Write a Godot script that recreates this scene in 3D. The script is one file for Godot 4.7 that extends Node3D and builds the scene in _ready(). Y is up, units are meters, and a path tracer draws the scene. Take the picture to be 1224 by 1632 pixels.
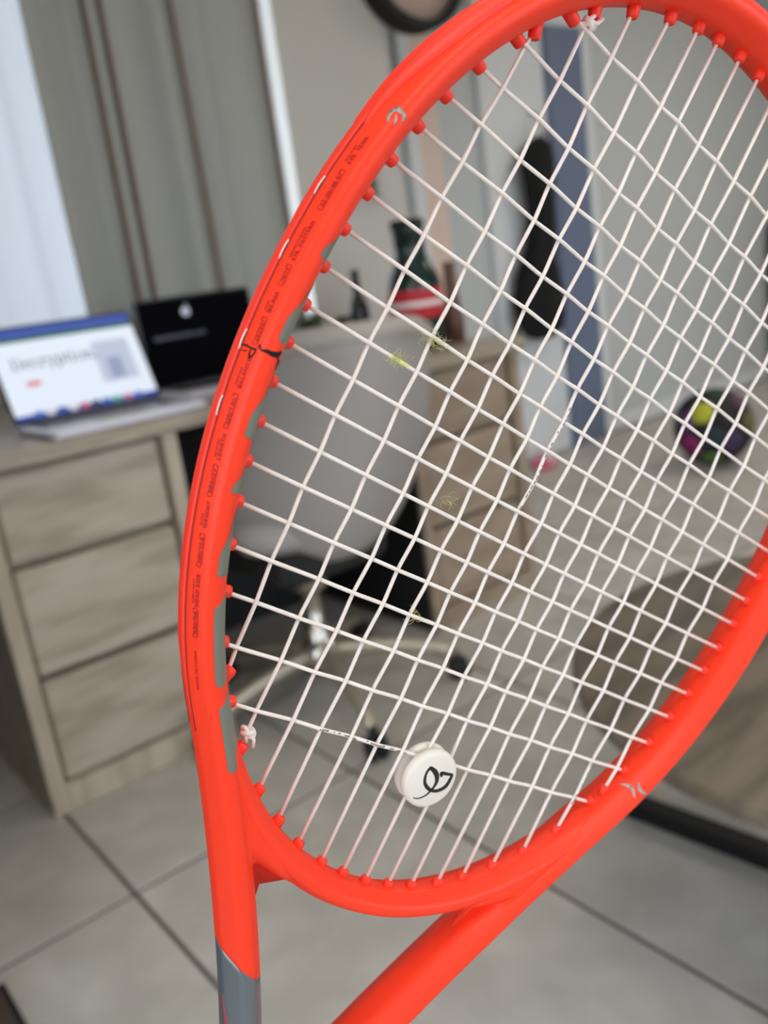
extends Node3D
# A tennis racket held up close in front of a room with a desk, a chair and a round table.

const K := 0.000952            # racket units to metres
var rng := RandomNumberGenerator.new()
var M := {}
var used := {}

# ------------------------------------------------------------------ nodes
func numbered(called: String, parent: Node) -> String:
	var key := str(parent.get_instance_id()) + called
	var n: int = used.get(key, -1) + 1
	used[key] = n
	return called if n == 0 else "%s_%03d" % [called, n]

func tag(o: Node, label: String, category: String, group := "") -> Node:
	o.set_meta("label", label)
	o.set_meta("category", category)
	if group != "":
		o.set_meta("group", group)
	return o

func thing(called: String, label: String, category: String, at := Vector3.ZERO, turn := 0.0, group := "") -> Node3D:
	var o := Node3D.new()
	o.name = numbered(called, self)
	add_child(o, true)
	o.position = at
	o.rotation.y = turn
	tag(o, label, category, group)
	return o

func put(called: String, m: Mesh, mat: Material, parent: Node = null, at := Transform3D.IDENTITY) -> MeshInstance3D:
	var p: Node = parent if parent else self
	var o := MeshInstance3D.new()
	o.name = numbered(called, p)
	o.mesh = m
	o.material_override = mat
	o.transform = at
	p.add_child(o, true)
	return o

func struct(called: String, m: Mesh, mat: Material, parent: Node = null, at := Transform3D.IDENTITY) -> MeshInstance3D:
	var o := put(called, m, mat, parent, at)
	if parent == null:
		o.set_meta("kind", "structure")
	return o

# ------------------------------------------------------------------ meshes
class Shape:
	var v := PackedVector3Array()
	var i := PackedInt32Array()
	var smooth := true
	func add(verts: PackedVector3Array, idx: PackedInt32Array) -> void:
		# orient closed pieces by their signed volume so that fronts run clockwise
		var c := Vector3.ZERO
		for p in verts:
			c += p
		c /= maxf(1, verts.size())
		var vol := 0.0
		for t in range(0, idx.size(), 3):
			vol += (verts[idx[t]] - c).dot((verts[idx[t + 1]] - c).cross(verts[idx[t + 2]] - c))
		var base := v.size()
		v.append_array(verts)
		for t in range(0, idx.size(), 3):
			i.append(base + idx[t])
			if vol > 0.0:
				i.append(base + idx[t + 2])
				i.append(base + idx[t + 1])
			else:
				i.append(base + idx[t + 1])
				i.append(base + idx[t + 2])
	func done(flat := false) -> ArrayMesh:
		var st := SurfaceTool.new()
		st.begin(Mesh.PRIMITIVE_TRIANGLES)
		st.set_smooth_group(-1 if flat else 0)
		for k in i:
			st.add_vertex(v[k])
		st.generate_normals()
		return st.commit()

func grid_idx(rows: int, cols: int, wrap_cols: bool) -> PackedInt32Array:
	var idx := PackedInt32Array()
	var cc := cols if wrap_cols else cols - 1
	for r in rows - 1:
		for c in cc:
			var a := r * cols + c
			var b := r * cols + (c + 1) % cols
			idx.append_array(PackedInt32Array([a, b, b + cols, a, b + cols, a + cols]))
	return idx

func fan_idx(start: int, n: int, center: int, flip: bool) -> PackedInt32Array:
	var idx := PackedInt32Array()
	for c in n:
		var a := start + c
		var b := start + (c + 1) % n
		if flip:
			idx.append_array(PackedInt32Array([center, a, b]))
		else:
			idx.append_array(PackedInt32Array([center, b, a]))
	return idx

# rings: array of PackedVector3Array, all the same size
func loft(s: Shape, rings: Array, caps := true) -> void:
	var n: int = rings[0].size()
	var verts := PackedVector3Array()
	for r in rings:
		verts.append_array(r)
	var idx := grid_idx(rings.size(), n, true)
	if caps:
		for e in 2:
			var start := 0 if e == 0 else (rings.size() - 1) * n
			var c := Vector3.ZERO
			for k in n:
				c += verts[start + k]
			verts.append(c / n)
			idx.append_array(fan_idx(start, n, verts.size() - 1, e == 1))
	s.add(verts, idx)

func tube(s: Shape, pts: Array, radius, sides := 8) -> void:
	var rings := []
	var n := pts.size()
	var up := Vector3.ZERO
	for k in n:
		var t: Vector3 = (pts[mini(k + 1, n - 1)] - pts[maxi(k - 1, 0)]).normalized()
		if up == Vector3.ZERO:
			up = t.cross(Vector3.UP if absf(t.y) < 0.9 else Vector3.RIGHT).normalized()
		up = (up - t * up.dot(t)).normalized()
		var side := t.cross(up)
		var rad: float = radius[k] if radius is Array else radius
		var ring := PackedVector3Array()
		for j in sides:
			var a := TAU * j / sides
			ring.append(pts[k] + (up * cos(a) + side * sin(a)) * rad)
		rings.append(ring)
	loft(s, rings)

func tube_mesh(pts: Array, radius, sides := 8) -> ArrayMesh:
	var s := Shape.new()
	tube(s, pts, radius, sides)
	return s.done()

# profile: array of Vector2(radius, height)
func lathe(s: Shape, profile: Array, sides := 24, at := Vector3.ZERO, basis := Basis.IDENTITY) -> void:
	var rings := []
	for p in profile:
		var ring := PackedVector3Array()
		for j in sides:
			var a := TAU * j / sides
			ring.append(at + basis * Vector3(maxf(p.x, 0.00001) * cos(a), p.y, maxf(p.x, 0.00001) * sin(a)))
		rings.append(ring)
	loft(s, rings)

func lathe_mesh(profile: Array, sides := 24) -> ArrayMesh:
	var s := Shape.new()
	lathe(s, profile, sides)
	return s.done()

# box with chamfered edges
func bevel_box(s: Shape, lo: Vector3, hi: Vector3, b: float) -> void:
	var c := (lo + hi) / 2.0
	var h := (hi - lo) / 2.0
	b = minf(b, minf(h.x, minf(h.y, h.z)) * 0.9)
	var verts := PackedVector3Array()
	var idx := PackedInt32Array()
	for sx in [-1, 1]:
		for sy in [-1, 1]:
			for sz in [-1, 1]:
				var e := Vector3(sx, sy, sz)
				verts.append(c + e * Vector3(h.x, h.y - b, h.z - b))
				verts.append(c + e * Vector3(h.x - b, h.y, h.z - b))
				verts.append(c + e * Vector3(h.x - b, h.y - b, h.z))
	var quad := func(a: int, b2: int, c2: int, d: int) -> void:
		for t in [[a, b2, c2], [a, c2, d]]:
			var nrm := (verts[t[1]] - verts[t[0]]).cross(verts[t[2]] - verts[t[0]])
			if nrm.dot(verts[t[0]] + verts[t[1]] + verts[t[2]] - 3.0 * c) < 0.0:
				idx.append_array(PackedInt32Array([t[0], t[2], t[1]]))
			else:
				idx.append_array(PackedInt32Array(t))
	var id := func(x: int, y: int, z: int, axis: int) -> int:
		return ((x * 2 + y) * 2 + z) * 3 + axis
	for k in 2:
		quad.call(id.call(k, 0, 0, 0), id.call(k, 1, 0, 0), id.call(k, 1, 1, 0), id.call(k, 0, 1, 0))
		quad.call(id.call(0, k, 0, 1), id.call(1, k, 0, 1), id.call(1, k, 1, 1), id.call(0, k, 1, 1))
		quad.call(id.call(0, 0, k, 2), id.call(1, 0, k, 2), id.call(1, 1, k, 2), id.call(0, 1, k, 2))
		for l in 2:
			quad.call(id.call(k, l, 0, 0), id.call(k, l, 0, 1), id.call(k, l, 1, 1), id.call(k, l, 1, 0))
			quad.call(id.call(k, 0, l, 0), id.call(k, 0, l, 2), id.call(k, 1, l, 2), id.call(k, 1, l, 0))
			quad.call(id.call(0, k, l, 1), id.call(0, k, l, 2), id.call(1, k, l, 2), id.call(1, k, l, 1))
			for m in 2:
				var a: int = id.call(k, l, m, 0)
				quad.call(a, a + 1, a + 2, a + 2)
	s.add(verts, idx)

func box_mesh(lo: Vector3, hi: Vector3, b := 0.003) -> ArrayMesh:
	var s := Shape.new()
	bevel_box(s, lo, hi, b)
	return s.done(true)

# ------------------------------------------------------------------ materials
func mat(color: Color, rough := 0.6, metal := 0.0) -> StandardMaterial3D:
	var m := StandardMaterial3D.new()
	m.albedo_color = color
	m.roughness = rough
	m.metallic = metal
	return m

func noise_tex(freq: float, seed_: int, colors: Array, octaves := 4, type := FastNoiseLite.TYPE_SIMPLEX) -> NoiseTexture2D:
	var n := FastNoiseLite.new()
	n.noise_type = type
	n.seed = seed_
	n.frequency = freq
	n.fractal_octaves = octaves
	var g := Gradient.new()
	g.offsets = PackedFloat32Array(range(colors.size()).map(func(k): return 0.2 + 0.6 * k / (colors.size() - 1.0)))
	g.colors = PackedColorArray(colors)
	var t := NoiseTexture2D.new()
	t.width = 256
	t.height = 256
	t.seamless = true
	t.noise = n
	t.color_ramp = g
	return t

func tri(m: StandardMaterial3D, tex: Texture2D, scale: Vector3) -> StandardMaterial3D:
	m.albedo_texture = tex
	m.albedo_color = Color.WHITE
	m.uv1_triplanar = true
	m.uv1_scale = scale
	return m

func make_materials() -> void:
	M.red = mat(Color8(255, 62, 32), 0.5)
	M.red.metallic_specular = 0.35
	M.red.clearcoat_enabled = true
	M.red.clearcoat = 0.12
	M.red.clearcoat_roughness = 0.25
	M.red_plastic = mat(Color8(255, 56, 32), 0.5)
	M.groove_shade = mat(Color8(150, 22, 18), 0.7)  # darker red puts the shadow of the strip gap into the colour
	M.string = mat(Color8(240, 231, 222), 0.38)
	M.string_shine = M.string
	M.grey_paint = mat(Color8(118, 120, 108), 0.6)
	M.shaft_grey = mat(Color8(110, 118, 122), 0.3, 0.35)
	M.stripe = mat(Color8(225, 40, 70), 0.4)
	M.print = mat(Color8(168, 20, 20), 0.6)
	M.silver = mat(Color8(170, 160, 150), 0.35, 0.4)
	M.crack = mat(Color8(14, 12, 10), 0.9)
	M.rubber_white = mat(Color8(232, 225, 213), 0.5)
	M.ink = mat(Color8(14, 16, 14), 0.5)
	M.string_ink = mat(Color8(120, 118, 116), 0.7)
	M.fuzz = mat(Color8(206, 208, 136), 0.9)
	M.fuzz_stain = mat(Color8(232, 234, 158), 0.8)
	M.grip = mat(Color8(40, 40, 42), 0.8)
	# room
	M.wall = mat(Color8(196, 193, 186), 0.85)
	M.wall_far = mat(Color8(196, 200, 200), 0.85)
	M.white = mat(Color8(222, 226, 228), 0.6)
	M.peach_glow = mat(Color8(226, 204, 190), 0.7)  # peach holds the warm glow of a lit doorway
	M.blue_grey = mat(Color8(110, 122, 148), 0.55)
	M.ceiling = mat(Color8(225, 225, 222), 0.9)
	M.tile = []
	for k in 3:
		var a: float = 0.97 + 0.02 * k
		var t := mat(Color.WHITE, 0.42)
		tri(t, noise_tex(0.012, 11 + k, [Color8(int(186 * a), int(181 * a), int(170 * a)), Color8(int(200 * a), int(195 * a), int(184 * a))], 5), Vector3.ONE * 1.7)
		M.tile.append(t)
	M.grout = mat(Color8(98, 90, 80), 0.95)
	M.oak = mat(Color.WHITE, 0.55)
	tri(M.oak, noise_tex(0.02, 5, [Color8(158, 144, 127), Color8(174, 160, 142), Color8(184, 171, 154)], 4), Vector3(0.5, 2.6, 2.6))
	M.oak_top = mat(Color.WHITE, 0.35)
	tri(M.oak_top, noise_tex(0.02, 8, [Color8(150, 136, 118), Color8(172, 158, 140)], 5), Vector3(0.9, 7.0, 7.0))
	M.oak_side = mat(Color.WHITE, 0.55)
	tri(M.oak_side, noise_tex(0.02, 6, [Color8(172, 158, 138), Color8(192, 178, 158)], 4), Vector3(2.6, 0.5, 2.6))
	M.brown_wood = mat(Color.WHITE, 0.55)  # browner, darker tone than the oak
	tri(M.brown_wood, noise_tex(0.02, 15, [Color8(138, 119, 100), Color8(158, 139, 118)], 4), Vector3(0.5, 2.6, 2.6))
	M.table_wood = mat(Color.WHITE, 0.38)
	tri(M.table_wood, noise_tex(0.016, 21, [Color8(96, 86, 72), Color8(116, 104, 88), Color8(128, 114, 96)], 5), Vector3(0.8, 3.0, 4.0))
	M.black_metal = mat(Color8(16, 16, 17), 0.45, 0.3)
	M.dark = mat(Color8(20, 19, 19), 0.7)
	M.chair_cloth = mat(Color8(158, 152, 146), 0.85)
	M.chair_trim = mat(Color8(168, 160, 150), 0.75)
	M.chrome = mat(Color8(205, 200, 188), 0.22, 0.95)
	M.nickel = mat(Color8(190, 180, 160), 0.45, 0.7)
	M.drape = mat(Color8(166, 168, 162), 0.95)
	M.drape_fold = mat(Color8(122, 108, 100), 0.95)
	M.sheer = mat(Color8(188, 186, 184), 0.9)
	M.sheer.backlight_enabled = true
	M.sheer.backlight = Color(0.72, 0.74, 0.76)
	M.aluminium = mat(Color8(212, 212, 220), 0.4, 0.15)
	M.bezel = mat(Color8(12, 12, 14), 0.3)
	M.keys = mat(Color8(26, 26, 28), 0.6)
	M.screen_dark = mat(Color8(5, 5, 10), 0.5)
	M.screen_dark.metallic_specular = 0.12
	M.bottle_dark = mat(Color8(16, 20, 24), 0.12)
	M.bottle_green = mat(Color8(26, 46, 40), 0.12)
	M.label_red = mat(Color8(190, 28, 44), 0.6)
	M.label_white = mat(Color8(236, 226, 222), 0.6)
	M.terracotta = mat(Color8(120, 62, 44), 0.8)
	M.leaf = mat(Color8(62, 84, 48), 0.6)
	M.leaf_pale = mat(Color8(104, 116, 92), 0.7)
	M.amber = mat(Color8(150, 84, 44), 0.3)
	M.cloth_black = mat(Color8(15, 15, 17), 0.95)
	M.plaque = mat(Color8(206, 180, 164), 0.7)
	M.pink = mat(Color8(226, 110, 130), 0.8)
	M.mat_brown = mat(Color8(70, 56, 48), 0.95)
	M.cabinet_dark = mat(Color8(38, 36, 36), 0.6)
	M.glass = mat(Color(0.95, 0.97, 1.0, 0.08), 0.02)
	M.glass.transparency = BaseMaterial3D.TRANSPARENCY_ALPHA

func emit(color: Color, energy: float) -> StandardMaterial3D:
	var m := mat(Color8(10, 10, 10), 0.3)
	m.emission_enabled = true
	m.emission = color
	m.emission_energy_multiplier = energy
	return m

# ------------------------------------------------------------------ start
func _ready() -> void:
	rng.seed = 7
	# camera
	var cam := Camera3D.new()
	cam.name = "camera"
	cam.transform = Transform3D(Basis(Vector3(0.7638, -0.133, 0.6316), Vector3(0.26883, 0.95518, -0.12396), Vector3(-0.5868, 0.26448, 0.76532)).orthonormalized(), Vector3(0, 1, 0))
	var ca := CameraAttributesPhysical.new()
	ca.frustum_focal_length = 20.29
	ca.frustum_focus_distance = 0.285
	ca.exposure_aperture = 5.8
	ca.frustum_near = 0.02
	ca.frustum_far = 60.0
	cam.attributes = ca
	add_child(cam)
	cam.current = true
	# sky
	var we := WorldEnvironment.new()
	we.name = "world"
	var env := Environment.new()
	env.background_mode = Environment.BG_SKY
	var sm := ProceduralSkyMaterial.new()
	sm.sky_top_color = Color(0.78, 0.82, 0.88)
	sm.sky_horizon_color = Color(0.88, 0.91, 0.94)
	sm.ground_horizon_color = Color(0.80, 0.83, 0.87)
	sm.ground_bottom_color = Color(0.45, 0.45, 0.45)
	sm.sky_energy_multiplier = 2.35
	sm.ground_energy_multiplier = 2.15
	var sky := Sky.new()
	sky.sky_material = sm
	env.sky = sky
	env.tonemap_mode = Environment.TONE_MAPPER_LINEAR
	env.tonemap_exposure = 0.95
	env.sdfgi_enabled = true
	env.ssao_enabled = true
	env.ssil_enabled = true
	we.environment = env
	add_child(we)
	make_materials()
	# unseen ceiling panels added to brighten the room, glowing mesh and a light of the same size just below
	added_ceiling_lamp(Vector3(-0.1, 2.585, 0.6), Vector2(1.2, 0.6), 1.2, "flat white light panel added behind the camera to brighten the racket")
	added_ceiling_lamp(Vector3(1.5, 2.585, -1.0), Vector2(1.2, 0.6), 0.35, "flat white light panel added above the grey chair and desk for brightness")
	added_ceiling_lamp(Vector3(4.3, 2.585, -1.1), Vector2(1.2, 0.6), 2.3, "flat white light panel added to brighten the ball end of the room")
	build_room()
	build_desk()
	build_laptops()
	build_chair()
	build_table()
	build_far_things()
	build_desk_things()
	build_racket()

func added_ceiling_lamp(at: Vector3, size: Vector2, energy: float, label: String) -> void:
	var t := thing("added_ceiling_light", label, "ceiling light", at, 0.0)
	var h := Vector3(size.x / 2, 0, size.y / 2)
	put("frame", box_mesh(-h - Vector3(0.02, 0.0, 0.02), h + Vector3(0.02, 0.015, 0.02)), M.white, t)
	put("added_diffuser_lamp", box_mesh(-h - Vector3(0, 0.006, 0), h + Vector3(0, 0.002, 0), 0.001), emit(Color(1.0, 0.97, 0.93), 2.0), t)
	var l := AreaLight3D.new()
	l.name = "added_panel_light"
	l.area_size = size
	l.light_color = Color(1.0, 0.96, 0.91)
	l.light_energy = energy
	l.set("area_range", 12.0)
	l.set("area_attenuation", 2.0)
	l.shadow_enabled = true
	l.position = Vector3(0, -0.012, 0)
	l.rotation.x = -PI / 2
	t.add_child(l)

# ------------------------------------------------------------------ room
const TILE := 0.4935
func build_room() -> void:
	var x0 := -1.5
	var x1 := 6.3
	var z0 := -2.9
	var z1 := 1.7
	var fl := struct("floor", box_mesh(Vector3(x0, -0.2, z0), Vector3(x1, -0.003, z1), 0.001), M.grout)
	var tile_mesh := []
	for k in 3:
		tile_mesh.append(box_mesh(Vector3(0.0045, -0.012, 0.0045), Vector3(TILE - 0.0045, 0, TILE - 0.0045), 0.0015))
	var ix0 := int(floor((x0 - 0.385) / TILE)) + 1
	var iz0 := int(floor((z0 + 1.38) / TILE)) + 1
	for ix in range(ix0, ix0 + 16):
		for iz in range(iz0, iz0 + 9):
			var p := Vector3(0.385 + ix * TILE, rng.randf_range(-0.0006, 0.0), -1.38 + iz * TILE)
			if p.x + TILE < x1 and p.z + TILE < z1 - 0.01:
				var o := put("floor_tile", tile_mesh[0], M.tile[rng.randi() % 3], fl)
				o.position = p
	# back wall with the window: opening x -0.5..1.70, y 0.89..2.25
	var wb := Shape.new()
	var zt := Vector2(-2.64, -2.44)
	bevel_box(wb, Vector3(x0, 0, zt.x), Vector3(2.16, 0.89, zt.y), 0.001)
	bevel_box(wb, Vector3(x0, 2.25, zt.x), Vector3(2.16, 2.6, zt.y), 0.001)
	bevel_box(wb, Vector3(x0, 0.89, zt.x), Vector3(-0.5, 2.25, zt.y), 0.001)
	var jamb := []
	for y in [0.89, 2.25]:
		jamb.append(PackedVector3Array([Vector3(1.705, y, zt.y), Vector3(2.16, y, zt.y), Vector3(2.16, y, zt.x), Vector3(1.90, y, zt.x)]))
	loft(wb, jamb)
	struct("wall_back", wb.done(true), M.wall)
	struct("wall_far", box_mesh(Vector3(1.9, 0, -3.1), Vector3(x1, 2.6, -2.9), 0.001), M.wall_far)
	struct("wall_step", box_mesh(Vector3(1.96, 0, -3.1), Vector3(2.155, 2.59, -2.46), 0.001), M.wall)
	struct("wall_right", box_mesh(Vector3(x1, 0, -3.1), Vector3(x1 + 0.2, 2.6, z1 + 0.2), 0.001), M.wall_far)
	var wl := Shape.new()
	bevel_box(wl, Vector3(x0 - 0.2, 0, -2.64), Vector3(x0, 2.6, -0.7), 0.001)
	bevel_box(wl, Vector3(x0 - 0.2, 0, 1.4), Vector3(x0, 2.6, z1 + 0.2), 0.001)
	bevel_box(wl, Vector3(x0 - 0.2, 0, -0.7), Vector3(x0, 0.1, 1.4), 0.001)
	bevel_box(wl, Vector3(x0 - 0.2, 2.3, -0.7), Vector3(x0, 2.6, 1.4), 0.001)
	struct("wall_left", wl.done(true), M.wall)
	var wn := Node3D.new()  # unseen window added in the left wall for light from the side
	wn.name = "added_window_3"
	wn.set_meta("kind", "structure")
	add_child(wn)
	var wfr := Shape.new()
	for z in [-0.7, 0.32, 1.34]:
		bevel_box(wfr, Vector3(x0 - 0.11, 0.1, z), Vector3(x0 - 0.05, 2.3, z + 0.06), 0.003)
	for y in [0.1, 2.24]:
		bevel_box(wfr, Vector3(x0 - 0.11, y, -0.7), Vector3(x0 - 0.05, y + 0.06, 1.4), 0.003)
	put("window_frame", wfr.done(true), M.white, wn)
	put("pane", box_mesh(Vector3(x0 - 0.083, 0.16, -0.64), Vector3(x0 - 0.077, 2.24, 0.32), 0.0005), M.glass, wn)
	put("pane", box_mesh(Vector3(x0 - 0.083, 0.16, 0.38), Vector3(x0 - 0.077, 2.24, 1.34), 0.0005), M.glass, wn)
	struct("ceiling", box_mesh(Vector3(x0 - 0.2, 2.6, -3.1), Vector3(x1 + 0.2, 2.8, z1 + 0.2), 0.001), M.ceiling)
	# wall behind the camera, its wide door opening added for daylight
	var wf := Shape.new()
	bevel_box(wf, Vector3(x0, 0, z1), Vector3(0.4, 2.6, z1 + 0.2), 0.001)
	bevel_box(wf, Vector3(3.0, 0, z1), Vector3(x1, 2.6, z1 + 0.2), 0.001)
	bevel_box(wf, Vector3(0.4, 2.25, z1), Vector3(3.0, 2.6, z1 + 0.2), 0.001)
	struct("wall_front", wf.done(true), M.wall)
	# window frame in the back wall
	var w := Node3D.new()
	w.name = "window_1"
	w.set_meta("kind", "structure")
	add_child(w)
	var f := Shape.new()
	bevel_box(f, Vector3(-0.5, 0.89, -2.60), Vector3(1.86, 0.905, -2.54), 0.003)
	bevel_box(f, Vector3(-0.5, 2.2, -2.60), Vector3(1.86, 2.25, -2.54), 0.003)
	bevel_box(f, Vector3(-0.5, 0.89, -2.60), Vector3(-0.45, 2.25, -2.54), 0.003)
	bevel_box(f, Vector3(0.58, 0.89, -2.60), Vector3(0.63, 2.25, -2.54), 0.003)
	put("window_frame", f.done(true), M.white, w)
	put("pane", box_mesh(Vector3(-0.45, 0.90, -2.574), Vector3(0.58, 2.2, -2.568), 0.0005), M.glass, w)
	put("pane", box_mesh(Vector3(0.63, 0.90, -2.574), Vector3(1.86, 2.2, -2.568), 0.0005), M.glass, w)
	# unseen balcony door added behind the camera to let daylight in
	var d := Node3D.new()
	d.name = "added_window_2"
	d.set_meta("kind", "structure")
	add_child(d)
	var g := Shape.new()
	for x in [0.4, 1.67, 2.94]:
		bevel_box(g, Vector3(x, 0, z1 + 0.05), Vector3(x + 0.06, 2.25, z1 + 0.11), 0.003)
	bevel_box(g, Vector3(0.4, 2.19, z1 + 0.05), Vector3(3.0, 2.25, z1 + 0.11), 0.003)
	bevel_box(g, Vector3(0.4, 0, z1 + 0.05), Vector3(3.0, 0.05, z1 + 0.11), 0.003)
	put("window_frame", g.done(true), M.white, d)
	put("pane", box_mesh(Vector3(0.46, 0.05, z1 + 0.077), Vector3(1.67, 2.19, z1 + 0.083), 0.0005), M.glass, d)
	put("pane", box_mesh(Vector3(1.73, 0.05, z1 + 0.077), Vector3(2.94, 2.19, z1 + 0.083), 0.0005), M.glass, d)
	# curtains
	var dr := thing("drape", "heavy grey olive drape with brown folds hanging behind the two laptops", "curtain")
	put("cloth", curtain_mesh(0.915, 1.63, 0.785, 2.4, -2.395, 0.024, 30.0, 0.004), M.drape, dr)
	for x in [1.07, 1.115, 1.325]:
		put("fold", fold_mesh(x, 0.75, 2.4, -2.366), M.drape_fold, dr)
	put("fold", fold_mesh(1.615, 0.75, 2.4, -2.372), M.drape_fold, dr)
	var sh := thing("sheer_curtain", "thin white sheer curtain lit from behind at the left edge of the window", "curtain")
	put("cloth", curtain_mesh(-0.45, 0.925, 0.80, 2.4, -2.42, 0.012, 44.0, 0.0), M.sheer, sh)
	var rod := Shape.new()
	tube(rod, [Vector3(-0.6, 2.42, -2.39), Vector3(1.75, 2.42, -2.39)], 0.012, 10)
	tag(put("curtain_rod", rod.done(), M.nickel), "slim metal curtain rod above the window", "curtain rod")

func curtain_mesh(x0: float, x1: float, y0: float, y1: float, z: float, amp: float, freq: float, thick: float) -> ArrayMesh:
	var n := FastNoiseLite.new()
	n.seed = 3
	n.frequency = 1.6
	var cols := 160
	var front := []
	for r in 7:
		var row := PackedVector3Array()
		var y := lerpf(y0, y1, r / 6.0)
		for c in cols + 1:
			var x := lerpf(x0, x1, c / float(cols))
			var wv := sin(x * freq + 0.8 * sin(y * 1.1) + 2.0 * n.get_noise_1d(x * 3.0)) * amp * (0.7 + 0.5 * n.get_noise_2d(x * 2.0, 9.0))
			row.append(Vector3(x, y, z + wv))
		front.append(row)
	var s := Shape.new()
	if thick <= 0.0:
		var verts := PackedVector3Array()
		for row in front:
			verts.append_array(row)
		s.add(verts, grid_idx(7, cols + 1, false))
	else:
		var rings := []
		for row in front:
			var ring := PackedVector3Array(row)
			for c in range(cols, -1, -1):
				ring.append(row[c] - Vector3(0, 0, thick))
			rings.append(ring)
		loft(s, rings)
	return s.done()

func fold_mesh(x: float, y0: float, y1: float, z: float) -> ArrayMesh:
	var s := Shape.new()
	var pts := []
	for k in 9:
		var y := lerpf(y0, y1, k / 8.0)
		pts.append(Vector3(x + 0.006 * sin(y * 2.0 + x * 9.0), y, z - 0.006))
	tube(s, pts, 0.008, 10)
	return s.done()

# ------------------------------------------------------------------ desk
func drawer_unit(x0: float, x1: float, label: String, front_mat: Material, body_mat: Material) -> void:
	var t := thing("drawer_unit", label, "drawer unit", Vector3(x0, 0, -1.735), 0.0, "drawer units under the desk top")
	var w := x1 - x0
	var c := Shape.new()
	bevel_box(c, Vector3(0, 0, -0.62), Vector3(0.035, 0.735, 0), 0.002)
	bevel_box(c, Vector3(w - 0.035, 0, -0.62), Vector3(w, 0.735, 0), 0.002)
	bevel_box(c, Vector3(0.035, 0, -0.62), Vector3(w - 0.035, 0.062, 0), 0.002)
	bevel_box(c, Vector3(0.035, 0.70, -0.62), Vector3(w - 0.035, 0.735, -0.055), 0.002)
	bevel_box(c, Vector3(0.035, 0.075, -0.62), Vector3(w - 0.035, 0.70, -0.60), 0.002)
	bevel_box(c, Vector3(0.035, 0.075, -0.60), Vector3(w - 0.035, 0.70, -0.055), 0.002)
	put("body", c.done(true), body_mat, t)
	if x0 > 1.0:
		put("shade_board", box_mesh(Vector3(-0.006, 0.01, -0.61), Vector3(0.0, 0.73, -0.012), 0.001), M.dark, t)  # added black board, its colour stands for shade in the knee space
	var hs := [0.066, 0.304, 0.544, 0.742]
	for k in 3:
		var s := Shape.new()
		bevel_box(s, Vector3(0.042, hs[k], -0.05), Vector3(w - 0.042, hs[k + 1] - 0.014, -0.010), 0.006)
		put("drawer", s.done(true), front_mat, t)

func build_desk() -> void:
	drawer_unit(0.366, 0.80, "oak three drawer unit under the desk below the open laptop with the lit screen", M.oak, M.oak_side)
	drawer_unit(1.46, 1.894, "darker brown three drawer unit at the far end of the desk, beyond the grey chair", M.brown_wood, M.brown_wood)
	var t := thing("worktop", "oak desk top carried by two drawer units, holding the laptops and bottles", "desk")
	put("board", box_mesh(Vector3(0.345, 0.735, -2.36), Vector3(1.915, 0.77, -1.715), 0.003), M.oak_top, t)
	var bp := thing("modesty_panel", "dark panel closing the back of the knee space under the desk", "panel")
	put("board", box_mesh(Vector3(0.805, 0.0, -2.335), Vector3(1.455, 0.733, -2.315), 0.002), M.dark, bp)

# ------------------------------------------------------------------ laptops
func rounded_slab(w: float, h: float, d: float, r: float, b: float) -> ArrayMesh:
	# flat slab: width w along x, height h along z (from 0 to -h), thickness d along y, rounded corners
	var rings := []
	for lay in [[0.0, b], [b, 0.0], [d - b, 0.0], [d, b]]:
		var ring := PackedVector3Array()
		for q in [[w / 2 - r, -r, 0.0], [-w / 2 + r, -r, PI / 2], [-w / 2 + r, -h + r, PI], [w / 2 - r, -h + r, PI * 1.5]]:
			for k in 5:
				var a: float = q[2] + k / 4.0 * PI / 2
				ring.append(Vector3(q[0] + cos(a) * (r - lay[1]), lay[0], q[1] + sin(a) * (r - lay[1])))
		rings.append(ring)
	var s := Shape.new()
	loft(s, rings)
	return s.done(true)

func flat_text(text: String, height: float, bold := false, serif := false) -> ArrayMesh:
	var tm := TextMesh.new()
	var sf := SystemFont.new()
	sf.font_names = PackedStringArray(["Droid Serif" if serif else "Droid Sans"])
	if bold:
		sf.font_weight = 700
	tm.font = sf
	tm.text = text
	tm.font_size = 48
	tm.pixel_size = height / 35.0
	tm.depth = 0.0
	var a := tm.get_mesh_arrays()
	var s := Shape.new()
	s.v = a[Mesh.ARRAY_VERTEX]
	s.i = a[Mesh.ARRAY_INDEX]
	return s.done(true)

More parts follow.
